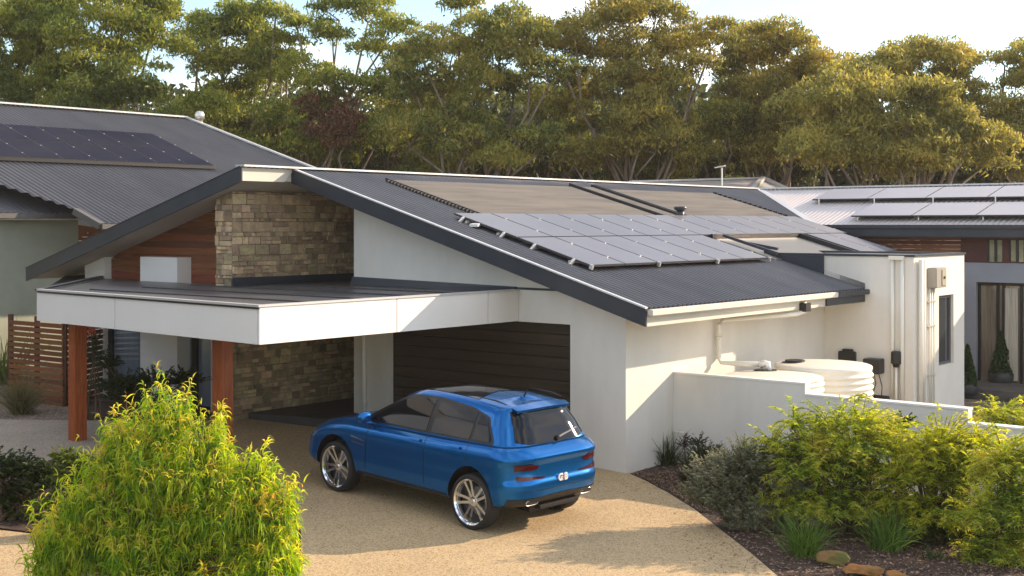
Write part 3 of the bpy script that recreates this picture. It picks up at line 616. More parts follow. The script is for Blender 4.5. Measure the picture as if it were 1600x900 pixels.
MB().bar(Pn(rt-12.3, bt-.03)-Nn*.06, Pn(rt, bt-.03)-Nn*.06, .05, .09).build('mounting_rail', black, Nh)
# lower dark roof glimpsed beyond the carport's left end
Sd = thing('shed', 'small lean-to with dark metal roof behind the carport, left of the entry', 'shed', at(105, 445, 28))
MB().slab([at(78, 447, 27), at(150, 447, 27), at(135, 428, 29.5), at(100, 432, 29.5)], (0, 0, -.06)).build('roof', char, Sd)
m = MB(); m.bar(at(124.5, 428, 28.6), at(124.5, 600, 28.6), .07, .07); m.build('post', M('yellow_timber', (.55, .33, .07), .6), Sd)

# ------------------------------------------------------------ slatted fence
Fe = thing('slatted_fence', 'red-brown timber slat screen fence behind the tussock at left', 'fence', og(60, 640))
fa, fb = og(15, 622), og(99, 634); fa.z = fb.z = .28
d = (fb-fa); m = MB()
for i in range(15):
    z = .32+i*.118; m.bar(fa+Vector((0, 0, z-.28)), fb+Vector((0, 0, z-.28)), .03, .088)
m.build('slat_panel', timber, Fe)
for t in (0, .5, 1.0): p = fa+d*t+Vector((.0, .07, 0)); MB().bar(p, p+Vector((0, 0, 1.86)), .09, .09, (0, 1, 0)).build('fence_post', M('dark_timber', (.10, .035, .016), .6), Fe)
fc = og(140, 628); fc.z = .28; m = MB()
for i in range(15): z = .32+i*.118; m.bar(fb+Vector((0, .1, z-.28)), fc+Vector((0, 1.5, z-.28)), .03, .088)
m.build('slat_panel', timber, Fe)

# ------------------------------------------------------------ vegetation
def rdir(n): d = RNG.normal(size=(n, 3)); return d/np.linalg.norm(d, axis=1)[:, None]
def leafquads(Cn, D, Wd, ln, wd): # centre, dir, width dir
    a = Cn-D*ln[:, None]/2; b = Cn+D*ln[:, None]/2; w = Wd*wd[:, None]/2; m = Cn-D*ln[:, None]*.08
    V = np.stack([a, m+w, b, m-w], 1).reshape(-1, 3); n = len(Cn); Q = np.arange(4*n).reshape(n, 4); return V, Q
def rand_leaves(P, size, asp=.4, up=.0, down=0.):
    n = len(P); D = rdir(n); D[:, 2] += up-down; D /= np.linalg.norm(D, axis=1)[:, None]
    X = np.cross(D, rdir(n)); X /= np.linalg.norm(X, axis=1)[:, None]; s = size*RNG.uniform(.6, 1.3, n)
    return leafquads(P, D, X, s, s*asp)
eu_green = LEAF('eucalypt_green', [(.035, .058, .018), (.12, .16, .034), (.31, .33, .06), (.48, .42, .10)], tr=.48, pos=[0, .35, .62, 1])  # eucalypt ramps run dark to bright: lit and shaded tufts put into leaf colour
eu_olive = LEAF('eucalypt_olive', [(.035, .055, .02), (.12, .15, .04), (.33, .32, .075), (.56, .43, .13)], tr=.48, pos=[0, .35, .62, 1])
eu_sun_gold = LEAF('eucalypt_sun_gold', [(.05, .058, .022), (.16, .165, .045), (.35, .31, .075), (.53, .42, .13)], tr=.48, pos=[0, .35, .62, 1])  # warm sunlight on the right-hand trees put into the leaf colour
eu_mid = LEAF('eucalypt_mid', [(.042, .055, .02), (.15, .155, .042), (.36, .31, .07), (.56, .41, .12)], tr=.48, pos=[0, .35, .62, 1])
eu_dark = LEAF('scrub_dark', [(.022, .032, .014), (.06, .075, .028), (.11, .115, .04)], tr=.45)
eu_red = LEAF('dead_foliage', [(.06, .03, .02), (.14, .06, .03), (.2, .09, .04)], tr=.2)
TREES = 0
def tree(label_, base_px, Y, lobes, mat, name='eucalyptus_tree', leaf=.19, dens=1., trunk=True, group='trees behind the houses', flat=.74, den2=1.0):
    base = at(base_px, 0, Y); base.z = gz(base.x, base.y)*0+.2
    T = thing(name, label_, 'tree', base, 0, group)
    V = []; Q = []; off = 0; tb = MB(); fork = None
    LB = []
    if trunk and group == 'trees behind the houses' and len(lobes) > 5:
        xs_ = [l[0] for l in lobes]; x0_, x1_ = min(xs_), max(xs_)
        lobes = list(lobes)+[(x0_+(x1_-x0_)*q_, random.uniform(215, 262), 42, 24) for q_ in (.12, .38, .64, .9)]
    for (px, py, rx, ry) in lobes:
        dy = random.uniform(-1.6, 1.6); c = np.array(at(px, py, Y+dy)); LB.append((c, rx/FPX*Y*1.22, ry/FPX*Y*1.5))
    bz = 4.5 if len(LB) > 8 else min(c[2]-b*.9 for c, a, b in LB)
    fk = Vector((base.x+random.uniform(-.3, .3), base.y, max(1.2, bz*.55)))
    if trunk:
        mid = (Vector(base)+fk)/2+Vector((random.uniform(-.25, .25), 0, 0))
        r0 = .09+.009*max(c[2] for c, a, b in LB)
        tb.tube([base-Vector((0, 0, .4)), base+Vector((0, 0, .3)), mid, fk], [r0*1.25, r0, r0*.85, r0*.7], 10)
    for c, a, b in LB:
        area = a*b; n = max(6, int((area*2.9+4)*dens))
        cv = Vector(c)
        pts = []
        if trunk:
            s0 = fk; e = cv-Vector((0, 0, b*.45)); m1 = s0.lerp(e, .35)+Vector((random.uniform(-.6, .6), random.uniform(-.3, .3), random.uniform(-.2, .5))); m2 = s0.lerp(e, .72)+Vector((random.uniform(-.6, .6), random.uniform(-.3, .3), random.uniform(-.3, .4)))
            rr = r0*.5; tb.tube([s0-Vector((0, 0, .3)), m1, m2, e], [rr, rr*.75, rr*.55, rr*.38], 7)
        for k in range(n):
            d = RNG.normal(size=3); d /= np.linalg.norm(d); 
            if d[2] < -.6: d[2] *= -.6
            if d[1] > .3 and RNG.random() < .6: d[1] *= -1
            rad = RNG.uniform(.45, .95); sc = c+d*np.array([a, a*.9, b])*rad
            if trunk and k % 3 == 0:
                sv = Vector(sc); tb.tube([e, e.lerp(sv, .5)+Vector((random.uniform(-.2, .2), random.uniform(-.2, .2), .15)), sv], [rr*.3, rr*.2, .02], 5)
            rs = RNG.uniform(.5, 1.0)*min(1.0, .45+.35*a); m_ = int(330*den2*rs*rs/.5)
            dd = rdir(m_); dd[:, 2] = np.where(dd[:, 2] < -.1, -dd[:, 2]*.5, dd[:, 2]); rr_ = RNG.uniform(.5, 1.05, m_)[:, None]**.6
            hang = -np.abs(RNG.normal(size=m_))*rs*.30; P = sc+dd*rr_*np.array([rs, rs, rs*flat]); P[:, 2] += np.where(RNG.random(m_) < .3, hang, 0)
            v, q = rand_leaves(P, leaf*1.2, .30, down=.8); V.append(v); Q.append(q+off); off += len(v)
    npmesh('crown', np.concatenate(V), np.concatenate(Q), mat, T)
    if trunk: tb.build('trunk', bark, T, smooth=True)
    return T
E='tall '
tree('broad green eucalyptus at far left, above the neighbour\'s solar panels', 60, 52, [(30, 60, 75, 50), (100, 35, 80, 45), (185, 30, 70, 45), (215, 85, 50, 42), (140, 90, 70, 45), (60, 120, 80, 45), (-30, 60, 70, 60), (120, 145, 60, 35), (-10, 140, 60, 40), (240, 30, 30, 30)], eu_green)
tree('low bright green tree behind the top of the neighbour\'s roof ridge', 190, 48, [(180, 145, 55, 30), (215, 160, 40, 25), (130, 165, 45, 25), (15, 150, 30, 25)], LEAF('bright_green_crown', [(.03, .05, .01), (.09, .12, .02), (.16, .17, .03)]), name='understorey_tree')
tree('grey-green eucalyptus with sky gap to its left, right of the leftmost crown', 335, 56, [(310, 50, 42, 32), (355, 35, 48, 34), (395, 60, 45, 30), (300, 85, 35, 22), (350, 110, 45, 22), (400, 120, 45, 30), (370, 160, 55, 30), (320, 180, 60, 30), (430, 20, 30, 18), (415, 90, 30, 25)], eu_green)
tree('open crowned eucalyptus with bare arching limbs against the cloud', 470, 55, [(530, 20, 40, 18), (575, 22, 45, 20), (600, 55, 34, 28), (520, 55, 26, 14), (590, 95, 40, 25), (465, 40, 14, 9), (440, 110, 42, 30), (480, 130, 40, 30), (560, 150, 45, 30), (470, 185, 50, 30), (450, 70, 24, 16)], eu_green, den2=.9)
tree('eucalyptus patch with reddish dead leaves among bare branches', 520, 54, [(510, 175, 34, 26), (545, 190, 26, 30), (520, 215, 36, 24)], eu_red, den2=.55)
tree('dense olive eucalyptus with reaching top left branch, left of the tallest tree', 745, 54, [(660, 75, 40, 28), (720, 10, 28, 14), (760, 45, 50, 26), (700, 95, 60, 30), (780, 85, 60, 35), (830, 75, 50, 30), (860, 110, 35, 30), (740, 140, 60, 35), (680, 160, 55, 35), (800, 150, 45, 30), (640, 210, 50, 30), (720, 210, 45, 35), (650, 130, 40, 30)], eu_olive)
tree('tallest golden green eucalyptus behind the middle of the roof ridge', 985, 55, [(985, 10, 45, 20), (960, 45, 50, 26), (1020, 40, 50, 28), (1060, 75, 50, 30), (1110, 60, 28, 28), (900, 60, 48, 20), (870, 80, 30, 20), (930, 95, 55, 28), (1000, 105, 60, 30), (1080, 120, 40, 30), (960, 150, 55, 32), (1030, 150, 50, 35), (900, 150, 45, 30), (1000, 200, 50, 35), (1050, 200, 35, 30), (950, 200, 40, 25)], eu_mid)
tree('round topped eucalyptus with pale limbs, between the tallest and the golden tree', 1215, 57, [(1210, 65, 45, 22), (1175, 75, 38, 24), (1250, 80, 40, 22), (1160, 110, 38, 26), (1225, 110, 50, 26), (1285, 110, 38, 22), (1190, 150, 50, 28), (1260, 145, 45, 28), (1150, 180, 45, 35), (1220, 195, 45, 35)], eu_mid)
tree('low golden eucalyptus in warm light, nearest one above the right wing roof', 1370, 50, [(1330, 130, 45, 26), (1300, 155, 50, 28), (1380, 160, 60, 30), (1440, 165, 55, 30), (1260, 190, 50, 35), (1330, 200, 60, 35), (1400, 220, 60, 35), (1470, 210, 50, 40), (1290, 240, 55, 30), (1370, 260, 60, 30), (1450, 265, 55, 30), (1530, 240, 50, 40)], eu_sun_gold)
tree('taller golden domed eucalyptus rising behind the low golden one', 1440, 56, [(1420, 90, 40, 20), (1465, 85, 45, 22), (1500, 105, 32, 24), (1400, 115, 35, 22), (1450, 125, 55, 25), (1390, 108, 30, 12), (1520, 140, 30, 30)], eu_sun_gold)
tree('eucalyptus cut by the right edge of the photo with sky gaps', 1590, 56, [(1570, 95, 35, 12), (1610, 90, 40, 16), (1585, 140, 40, 16), (1640, 120, 50, 40), (1560, 180, 40, 25), (1600, 200, 50, 35), (1590, 250, 55, 40), (1660, 180, 50, 40)], eu_sun_gold)
sc = LEAF('shrub_green', [(.04, .06, .018), (.11, .14, .03), (.20, .20, .045)], tr=.5)
us_ = [(300, 215, 60, 38, 'left of the stone wall peak'), (400, 215, 60, 35, 'directly above the grey hip roof end'), (480, 245, 50, 30, 'above the peak of the stone gable'), (580, 240, 55, 40, 'below the arching limbs'), (680, 258, 50, 30, 'above the first pool heating mat'), (830, 245, 70, 45, 'under the olive crown, widest dark one'), (905, 235, 50, 35, 'left of the orange trunks'), (1090, 240, 60, 40, 'left of the aerial'), (1170, 245, 55, 35, 'right of the aerial'), (1240, 265, 40, 28, 'next to the valley flashing'), (350, 195, 55, 35, 'under the second crown from the left'), (440, 205, 50, 32, 'left of the reddish dead foliage'), (620, 195, 50, 35, 'in the gap between the open crown and the dense olive one'), (750, 225, 55, 35, 'with pale leaves above the second mat'), (880, 175, 50, 30, 'high between the olive tree and the tallest tree'), (1130, 190, 45, 38, 'high between the tallest tree and the round topped one'), (1000, 250, 60, 30, 'around the orange trunks')]
for i, (px, py, rx, ry, w) in enumerate(us_):
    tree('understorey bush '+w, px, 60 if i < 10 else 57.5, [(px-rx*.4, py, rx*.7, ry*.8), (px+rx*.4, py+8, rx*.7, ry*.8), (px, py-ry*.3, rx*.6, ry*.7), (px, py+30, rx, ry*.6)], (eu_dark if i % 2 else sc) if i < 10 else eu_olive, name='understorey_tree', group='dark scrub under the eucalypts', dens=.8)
# far wood
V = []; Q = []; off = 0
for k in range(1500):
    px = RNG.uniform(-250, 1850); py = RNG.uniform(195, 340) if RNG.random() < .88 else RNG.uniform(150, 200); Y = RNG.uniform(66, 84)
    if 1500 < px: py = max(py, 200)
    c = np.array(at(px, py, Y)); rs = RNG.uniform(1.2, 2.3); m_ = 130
    if k >= 1100: c = np.array([RNG.uniform(-42, -24), RNG.uniform(-15, 30), RNG.uniform(0, 9)])  # unseen clumps off to the left, added to darken the car's reflections
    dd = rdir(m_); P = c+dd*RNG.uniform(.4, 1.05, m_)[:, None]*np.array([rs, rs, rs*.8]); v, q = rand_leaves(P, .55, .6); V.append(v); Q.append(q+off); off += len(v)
wd = npmesh('far_wood', np.concatenate(V), np.concatenate(Q), eu_dark); wd['kind'] = 'stuff'; tag(wd, 'dark far wood filling the gaps beneath the eucalypt crowns, with unseen clumps added at left', 'wood')

# drooping long-leaf shrub (foreground left): real strips
def strips(P, D, ln, wd, droop, nseg=4, normal=None):
    n = len(P); D = D/np.linalg.norm(D, axis=1)[:, None]; X = np.cross(D, rdir(n)); X /= np.linalg.norm(X, axis=1)[:, None]
    V = []; p = P.copy(); d = D.copy(); prof = [.35, 1., .95, .6, .05] if nseg == 4 else list(np.linspace(1, .08, nseg+1))
    for i in range(nseg+1):
        w = X*(wd*prof[i])[:, None]/2; V += [p+w, p-w]
        p = p+d*(ln/nseg)[:, None]; d = d+np.array([0, 0, -1.])*(droop/nseg)[:, None]; d /= np.linalg.norm(d, axis=1)[:, None]
    V = np.stack(V, 1); k = 2*(nseg+1); base = (np.arange(n)*k)[:, None]; Qs = []
    for i in range(nseg): Qs.append(np.concatenate([base+2*i, base+2*i+1, base+2*i+3, base+2*i+2], 1))
    return V.reshape(-1, 3), np.concatenate(Qs)
def sample_lobes(lobes, Y, n, top=.0, dep=.5, shell=.35):
    ar = np.array([l[2]*l[3] for l in lobes], float); ix = RNG.choice(len(lobes), n, p=ar/ar.sum()); P = np.zeros((n, 3)); N = np.zeros((n, 3))
    for i, k in enumerate(ix):
        px, py, rx, ry = lobes[k][:4]; Yk = Y+(lobes[k][4] if len(lobes[k]) > 4 else 0); c = np.array(at(px, py, Yk)); a, b = rx/FPX*Yk, ry/FPX*Yk
        d = RNG.normal(size=3); d /= np.linalg.norm(d)
        if d[1] > 0 and RNG.random() < .55: d[1] *= -1
        if d[2] < top: d[2] = abs(d[2])*.6
        r = RNG.uniform(shell, 1)**.5; P[i] = c+d*np.array([a, a*.8, b])*r; N[i] = d
    return P, N
def weeping(lab, lobes, Y, nt, mat, base_px, ll=.15, lw=.016, per=16, name='weeping_shrub', cat='shrub', seg=4):
    bx = at(base_px, 0, Y); g = gz(bx.x, bx.y); T = thing(name, lab, cat, (bx.x, bx.y, g)); P, N = sample_lobes(lobes, Y, nt)
    tb = MB(); PP = []; DD = []; YP = []; YD = []
    for i in range(nt):
        tip = P[i]; n = N[i]; d = np.array([n[0]*.35, n[1]*.35, 1.]); d /= np.linalg.norm(d); L0 = RNG.uniform(.25, .6)
        if i % 4 == 0 and n[2] > .2: tip = tip+d*RNG.uniform(.05, .28)
        if i % 3 == 0:
            st = Vector(tip)-Vector(d)*L0; tb.tube([st, Vector(tip)], [.006, .002], 4, False)
        if i % 14 == 0:
            st = Vector(tip)-Vector(d)*L0; b0 = Vector((bx.x+random.uniform(-.15, .15), bx.y+random.uniform(-.15, .15), g)); tb.tube([b0, b0.lerp(st, .5)+Vector((0, 0, .15)), st], [.03, .018, .006], 5, False)
        for k in range(per):
            t = RNG.random(); q = RNG.normal(size=3)*.55+n*.2+np.array([0, 0, -.15])
            if t < .22: YP.append(tip-d*L0*t); YD.append(q+np.array([0, 0, .7]))
            else: PP.append(tip-d*L0*t); DD.append(q)
    PP = np.array(PP); DD = np.array(DD); m_ = len(PP)
    v, q = strips(PP, DD, RNG.uniform(.6, 1.25, m_)*ll, RNG.uniform(.7, 1.2, m_)*lw, RNG.uniform(1.6, 4., m_), seg)
    YP = np.array(YP); k_ = len(YP); v2, q2 = strips(YP, np.array(YD), RNG.uniform(.4, .9, k_)*ll, RNG.uniform(.6, 1., k_)*lw, RNG.uniform(1., 3., k_), seg); npmesh('young_leaves', v2, q2, LEAF('young_leaf', [(.24, .40, .035), (.50, .58, .06), (.66, .56, .08), (.66, .31, .11)], vs=3, tr=.58), T)
    npmesh('foliage', v, q, mat, T); tb.build('stems', stem_m, T); return T
wl = LEAF('weeping_lime', [(.035, .095, .012), (.14, .28, .022), (.32, .46, .035), (.56, .57, .055), (.62, .34, .08)], pos=[0, .26, .5, .8, 1], vs=5, tr=.58, rough=.4)
FB = [(262, 655, 45, 62), (205, 690, 55, 60), (325, 700, 50, 60), (260, 730, 110, 80), (395, 740, 38, 55), (170, 765, 70, 70), (350, 790, 100, 90), (430, 800, 48, 75), (120, 830, 70, 80), (230, 840, 120, 110), (400, 870, 80, 100), (90, 900, 50, 90), (300, 930, 180, 90), (150, 720, 25, 25), (230, 612, 14, 20), (252, 600, 8, 18), (292, 618, 14, 20), (345, 655, 12, 18), (180, 690, 12, 18), (425, 735, 14, 20), (455, 760, 12, 24)]
weeping('large bright lime-green weeping shrub in the left foreground', FB, 14.0, 2100, wl, 255, .165, .0175, 17)
# golden sprays on the right
def spraybush(lab, lobes, Y, n, mat, base_px, sl_len=.45, leaf=.085, lw=.02, per=26, droop=1.5, name='wattle_shrub', group=None, up_=.55, cat='shrub', stem=stem_m):
    bx = at(base_px, 0, Y); g = gz(bx.x, bx.y); T = thing(name, lab, cat, (bx.x, bx.y, g), 0, group); P, N = sample_lobes(lobes, Y, n); tb = MB(); PP = []; DD = []
    for i in range(n):
        d = N[i]*np.array([1, 1, .6])+np.array([0, 0, up_]); d /= np.linalg.norm(d); l = sl_len*RNG.uniform(.6, 1.3); p = P[i]-d*l*.6; pts = [Vector(p)]
        side = np.cross(d, [0, 0, 1.]); side /= (np.linalg.norm(side)+1e-6)
        st = 6; k_ = per//st+1
        for s_ in range(st):
            q = p+d*l/st
            for k in range(k_):
                t = RNG.random(); sg = 1 if RNG.random() < .5 else -1; PP.append(p+(q-p)*t); DD.append(d*.6+side*sg*RNG.uniform(.5, 1.2)+RNG.normal(size=3)*.25)
            p = q; d = d+np.array([0, 0, -1.])*droop/st*RNG.uniform(.5, 1.2); d /= np.linalg.norm(d); pts.append(Vector(p))
        if i % 2 == 0: tb.tube(pts, [.006]*3+[.004]*3+[.002], 4, False)
        if i % 10 == 0: b0 = Vector((bx.x+random.uniform(-.3, .3), bx.y+random.uniform(-.2, .2), g)); tb.tube([b0, b0.lerp(pts[0], .5)+Vector((0, 0, .1)), pts[0]], [.028, .015, .006], 5, False)
    PP = np.array(PP); DD = np.array(DD); m_ = len(PP)
    v, q = strips(PP, DD, RNG.uniform(.6, 1.25, m_)*leaf, RNG.uniform(.7, 1.2, m_)*lw, RNG.uniform(.6, 1.6, m_), 2)
    npmesh('foliage', v, q, mat, T); tb.build('stems', stem, T); return T
gl_ = LEAF('wattle_gold', [(.04, .080, .014), (.16, .25, .03), (.40, .45, .055), (.62, .55, .08), (.62, .38, .2)], pos=[0, .28, .5, .8, 1], vs=1.6, tr=.55)
gl2 = LEAF('wattle_yellow', [(.07, .10, .012), (.25, .29, .02), (.50, .50, .05), (.68, .58, .07)], vs=1.6, tr=.55)
spraybush('golden green feathery wattle with long arching sprays against the garden wall', [(1340, 695, 95, 65), (1270, 725, 90, 65), (1208, 690, 34, 28), (1240, 655, 30, 26), (1300, 655, 45, 28), (1350, 650, 40, 20), (1400, 740, 90, 60), (1300, 790, 110, 60), (1380, 680, 40, 30), (1230, 770, 50, 50)], 17.4, 1150, gl_, 1320)
spraybush('yellow-green rounded wattle in front of the lower wall step', [(1470, 700, 70, 50), (1440, 730, 60, 50), (1510, 740, 70, 60), (1450, 800, 90, 60), (1530, 690, 40, 28)], 16.9, 760, gl2, 1470)
spraybush('drooping wattle with pinkish tips at the right edge of the photo', [(1570, 730, 50, 60), (1590, 790, 60, 60), (1540, 800, 60, 50), (1610, 850, 70, 60), (1620, 720, 50, 50), (1560, 860, 60, 40)], 15.9, 760, gl_, 1580)
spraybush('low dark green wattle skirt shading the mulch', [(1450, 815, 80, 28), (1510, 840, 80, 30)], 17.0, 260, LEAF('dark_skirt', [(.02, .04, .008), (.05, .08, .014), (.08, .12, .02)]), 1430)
spraybush('sparse brownish shrub on the terrace edge behind the lowest garden wall', [(1560, 640, 35, 22), (1540, 655, 30, 14), (1590, 655, 30, 18)], 20.5, 110, gl_, 1560)
# taller whip with a few leaves
spraybush('thin pale whip sapling rising above the wattle', [(1345, 612, 12, 10), (1368, 640, 14, 10)], 18.0, 9, gl2, 1366, stem=alu, name='sapling')
# grey-green small leaf shrub
gg = LEAF('grey_green_leaf', [(.05, .058, .030), (.15, .16, .09), (.30, .30, .19), (.44, .38, .24)], vs=1.5, tr=.3)
spraybush('low grey-green small leaved shrub spreading along the driveway edge', [(1130, 745, 60, 40), (1180, 725, 60, 38), (1220, 760, 60, 50), (1120, 780, 45, 30), (1175, 800, 60, 40), (1230, 810, 40, 30), (1090, 770, 28, 22), (1240, 720, 40, 30), (1205, 835, 40, 22), (1160, 820, 40, 26)], 17.5, 1750, gg, 1170, .32, .055, .022, 26, .3, name='coastal_shrub', up_=.9)
dg = LEAF('dark_green_leaf', [(.012, .024, .008), (.03, .06, .014), (.055, .095, .02)], vs=2, tr=.2)
spraybush('small dark green rosemary-like bush at the foot of the white wall', [(1100, 708, 28, 18), (1085, 725, 26, 18), (1115, 715, 22, 16), (1075, 745, 18, 12)], 20.2, 240, dg, 1095, .25, .05, .010, 26, .2, name='rosemary_bush', up_=1.1)
spraybush('thin dusky shrub with purple leaves beside the white bent pipe', [(1090, 690, 16, 10), (1070, 695, 10, 14)], 20.7, 34, LEAF('purple_leaf', [(.02, .02, .02), (.06, .05, .055)]), 1085, .22, .045, .02, 14, .4, name='dusky_shrub')
spraybush('dark leafy shrub between the two wattles against the wall', [(1410, 665, 20, 16), (1395, 680, 14, 14)], 18.6, 60, dg, 1405, .22, .06, .03, 18, .5, name='dusky_shrub')
# left shrubs
spraybush('dark broad-leaved shrub at the left edge in front of the path', [(25, 740, 45, 38), (60, 760, 40, 35), (10, 780, 45, 35), (80, 735, 25, 20), (-20, 740, 50, 40), (50, 800, 40, 20)], 17.2, 420, LEAF('pittosporum', [(.015, .03, .008), (.04, .065, .015), (.09, .12, .03)], vs=2), 30, .25, .07, .028, 22, .5, name='leafy_shrub')
spraybush('yellow-green leafy shrub between dark shrub and weeping shrub', [(120, 745, 35, 30), (140, 720, 18, 16), (95, 790, 30, 25), (105, 720, 20, 16)], 16.4, 220, LEAF('lime_leafy', [(.03, .05, .01), (.10, .14, .02), (.2, .22, .03)], vs=2), 115, .22, .07, .028, 20, .5, name='leafy_shrub')
spraybush('dark green planting below the blue-grey windows under the carport', [(190, 605, 45, 25), (240, 600, 45, 25), (290, 595, 30, 20), (170, 570, 20, 20), (215, 620, 50, 18)], 24.3, 420, dg, 225, .28, .06, .025, 20, .6, name='leafy_shrub')
spraybush('slim shrub with orange flower head beside the left carport post', [(148, 560, 10, 40), (150, 530, 8, 20)], 25, 50, dg, 150, .25, .07, .02, 16, .6, name='flowering_shrub')
fl = thing('flower_spike', 'orange-pink flower cluster just right of the left carport post top', 'flower', at(143, 515, 24.9))
P = np.array(at(143, 512, 24.9))+RNG.normal(size=(160, 3))*np.array([.06, .05, .09]); v, q = rand_leaves(P, .06, .6); npmesh('petals', v, q, LEAF('petals', [(.5, .14, .06), (.75, .3, .18)]), fl); MB().tube([at(143, 520, 24.9), at(146, 600, 24.9)], .012, 5).build('stem', stem_m, fl)
# tussocks
def tuft(lab, px, py, h, spread, n, mat, w=.014, droop=1.0, name='tussock_grass', group='strappy tussocks'):
    b = og(px, py); T = thing(name, lab, 'grass', b, 0, group); P = np.array(b)+np.c_[RNG.normal(size=(n, 2))*spread*.16, np.zeros(n)-.02]
    D = np.c_[RNG.normal(size=(n, 2))*spread, np.ones(n)]; v, q = strips(P, D, h*RNG.uniform(.65, 1.2, n), w*RNG.uniform(.7, 1.2, n), droop*RNG.uniform(.3, 1.4, n), 5); npmesh('blades', v, q, mat, T); return T
tg = LEAF('lomandra', [(.03, .055, .012), (.08, .15, .02), (.15, .24, .035), (.25, .27, .08)], tr=.3)
tuft('bright green strappy tussock left of the orange rocks', 1258, 868, .62, .42, 230, tg, .018)
tuft('green strappy tussock right of and behind the orange rocks', 1385, 858, .60, .5, 230, tg, .017)
tuft('darker half hidden tussock between the two green ones', 1320, 826, .5, .45, 120, dg, .016)
tuft('dark strappy tussock beside the house corner', 1043, 726, .62, .42, 110, LEAF('dark_strap', [(.02, .035, .012), (.05, .075, .02)]), .02)
tuft('pale feathery ornamental grass in front of the slatted fence', 34, 645, .95, .5, 520, LEAF('straw_grass', [(.05, .05, .02), (.15, .14, .06), (.34, .29, .17)]), .014, 1.1, 'ornamental_grass')
tuft('spiky yucca with pale green leaves behind the fence at the left edge', 8, 600, 1.55, .55, 60, LEAF('yucca', [(.07, .1, .03), (.22, .27, .07)]), .07, .5, 'yucca', None)
tuft('tiny dark tuft alone in the mulch at the right', 1456, 872, .18, .5, 50, dg, .02)
# conifers in pots
def potted(lab, px, py, Y, hpx, wpx, pot=True):
    b = at(px, py, Y); T = thing('potted_conifer', lab, 'potted plant', b, 0, 'conifers in charcoal pots'); r = wpx/FPX*Y/2; h = hpx/FPX*Y; ph = r*1.25
    MB().lathe([(.0, 0), (r*.75, 0), (r*1.0, ph*.35), (r*1.05, ph*.75), (r*.92, ph), (r*.85, ph), (r*.8, ph*.85), (0, ph*.85)], b, 32).build('pot', potm, T, smooth=True)
    MB().tube([b+Vector((0, 0, ph*.8)), b+Vector((0, 0, h*.8))], [.03, .01], 6).build('trunk', stem_m, T)
    n = 2600; t = RNG.random(n)**1.3; a = RNG.uniform(0, 2*PI, n); R = r*.98*(1-t)**.75*np.sqrt(RNG.uniform(.35, 1, n))*(1+.15*np.sin(a*5+t*9)); P = np.c_[b.x+R*np.cos(a), b.y+R*np.sin(a), b.z+ph*.85+t*(h-ph)]
    v, q = rand_leaves(P, .09, .4, up=1.0); npmesh('foliage', v, q, LEAF('conifer', [(.01, .028, .008), (.03, .065, .015), (.055, .10, .02)], tr=.15), T)
potted('largest potted conifer in front of the glass doors', 1565, 603, 32.0, 88, 36)
potted('potted conifer partly hidden behind the largest one', 1588, 597, 33.0, 74, 30)
potted('potted conifer beside the corner of the white box wall', 1512, 618, 30.5, 82, 30)

# ------------------------------------------------------------ rocks, mulch chips
def rock(lab, px, py, sx, sy, sz, seed, mat):
    b = og(px, py); bm = bmesh.new(); bmesh.ops.create_icosphere(bm, subdivisions=4, radius=1); r = random.Random(seed); pl = [(Vector((r.gauss(0, 1), r.gauss(0, 1), r.gauss(0, 1))).normalized(), r.uniform(.55, .85)) for _ in range(12)]
    from mathutils import noise
    for v in bm.verts:
        for n, dd in pl:
            k = v.co.dot(n)
            if k > dd: v.co -= n*(k-dd)
        v.co += v.co.normalized()*noise.noise(v.co*3+Vector((seed, 0, 0)))*.10+v.co.normalized()*noise.noise(v.co*9)*.03; v.co = Vector((v.co.x*sx, v.co.y*sy, v.co.z*sz))
    me = bpy.data.meshes.new('rock'); bm.to_mesh(me); bm.free(); me.materials.append(mat); me.shade_smooth(); o = bpy.data.objects.new('rock', me); COL.objects.link(o); o.location = b+Vector((0, 0, sz*.45)); tag(o, lab, 'rock', 'orange garden rocks')
rk = M('orange_rock', (.40, .16, .045), .9, col2=(.22, .12, .035), vs=4, bump=.6, bs=14, bd=.04)
rk2 = M('mossy_rock', (.24, .12, .04), .9, col2=(.12, .13, .03), vs=5, bump=.6, bs=14, bd=.04)
rock('mossy orange rock beside the bright tussock', 1303, 880, .22, .2, .12, 3, rk2)
rock('flat bright orange rock at the bottom edge of the photo', 1350, 897, .26, .16, .09, 8, rk)
rock('low orange rock right of the flat one at the bottom edge', 1400, 903, .16, .1, .06, 12, rk)
n = 26000
px_ = RNG.uniform(1000, 1640, n); P = []
for i in range(n):
    p = og(px_[i], RNG.uniform(700, 930)) if i % 3 else og(RNG.uniform(985, 1120), RNG.uniform(738, 800)); P.append((p.x, p.y, p.z+RNG.uniform(.0, .02)))
P = np.array(P)
# keep right of the driveway edge
E_ = np.array([(p.x, p.y) for p in ep]); ye = np.interp(P[:, 1], E_[::-1, 1], E_[::-1, 0]); uvv = (P[:, :2]-C0)@np.c_[AX, BX]; keep = (P[:, 0] > ye+.03+.04*RNG.random(n)) & (uvv[:, 0] < 1.4) & (uvv[:, 1] < -.03); P = P[keep]; m_ = len(P)
D = rdir(m_); D[:, 2] *= .25; D /= np.linalg.norm(D, axis=1)[:, None]; X = np.cross(D, np.array([0, 0, 1.])+RNG.normal(size=(m_, 3))*.35); X /= np.linalg.norm(X, axis=1)[:, None]
v, q = leafquads(P, D, X, RNG.uniform(.025, .07, m_), RNG.uniform(.012, .03, m_))
mc = npmesh('mulch', v, q, M('mulch_chips', (.20, .125, .085), .9, isl=.75)); mc['kind'] = 'stuff'; tag(mc, 'bark chip mulch scattered over the right garden bed', 'mulch')

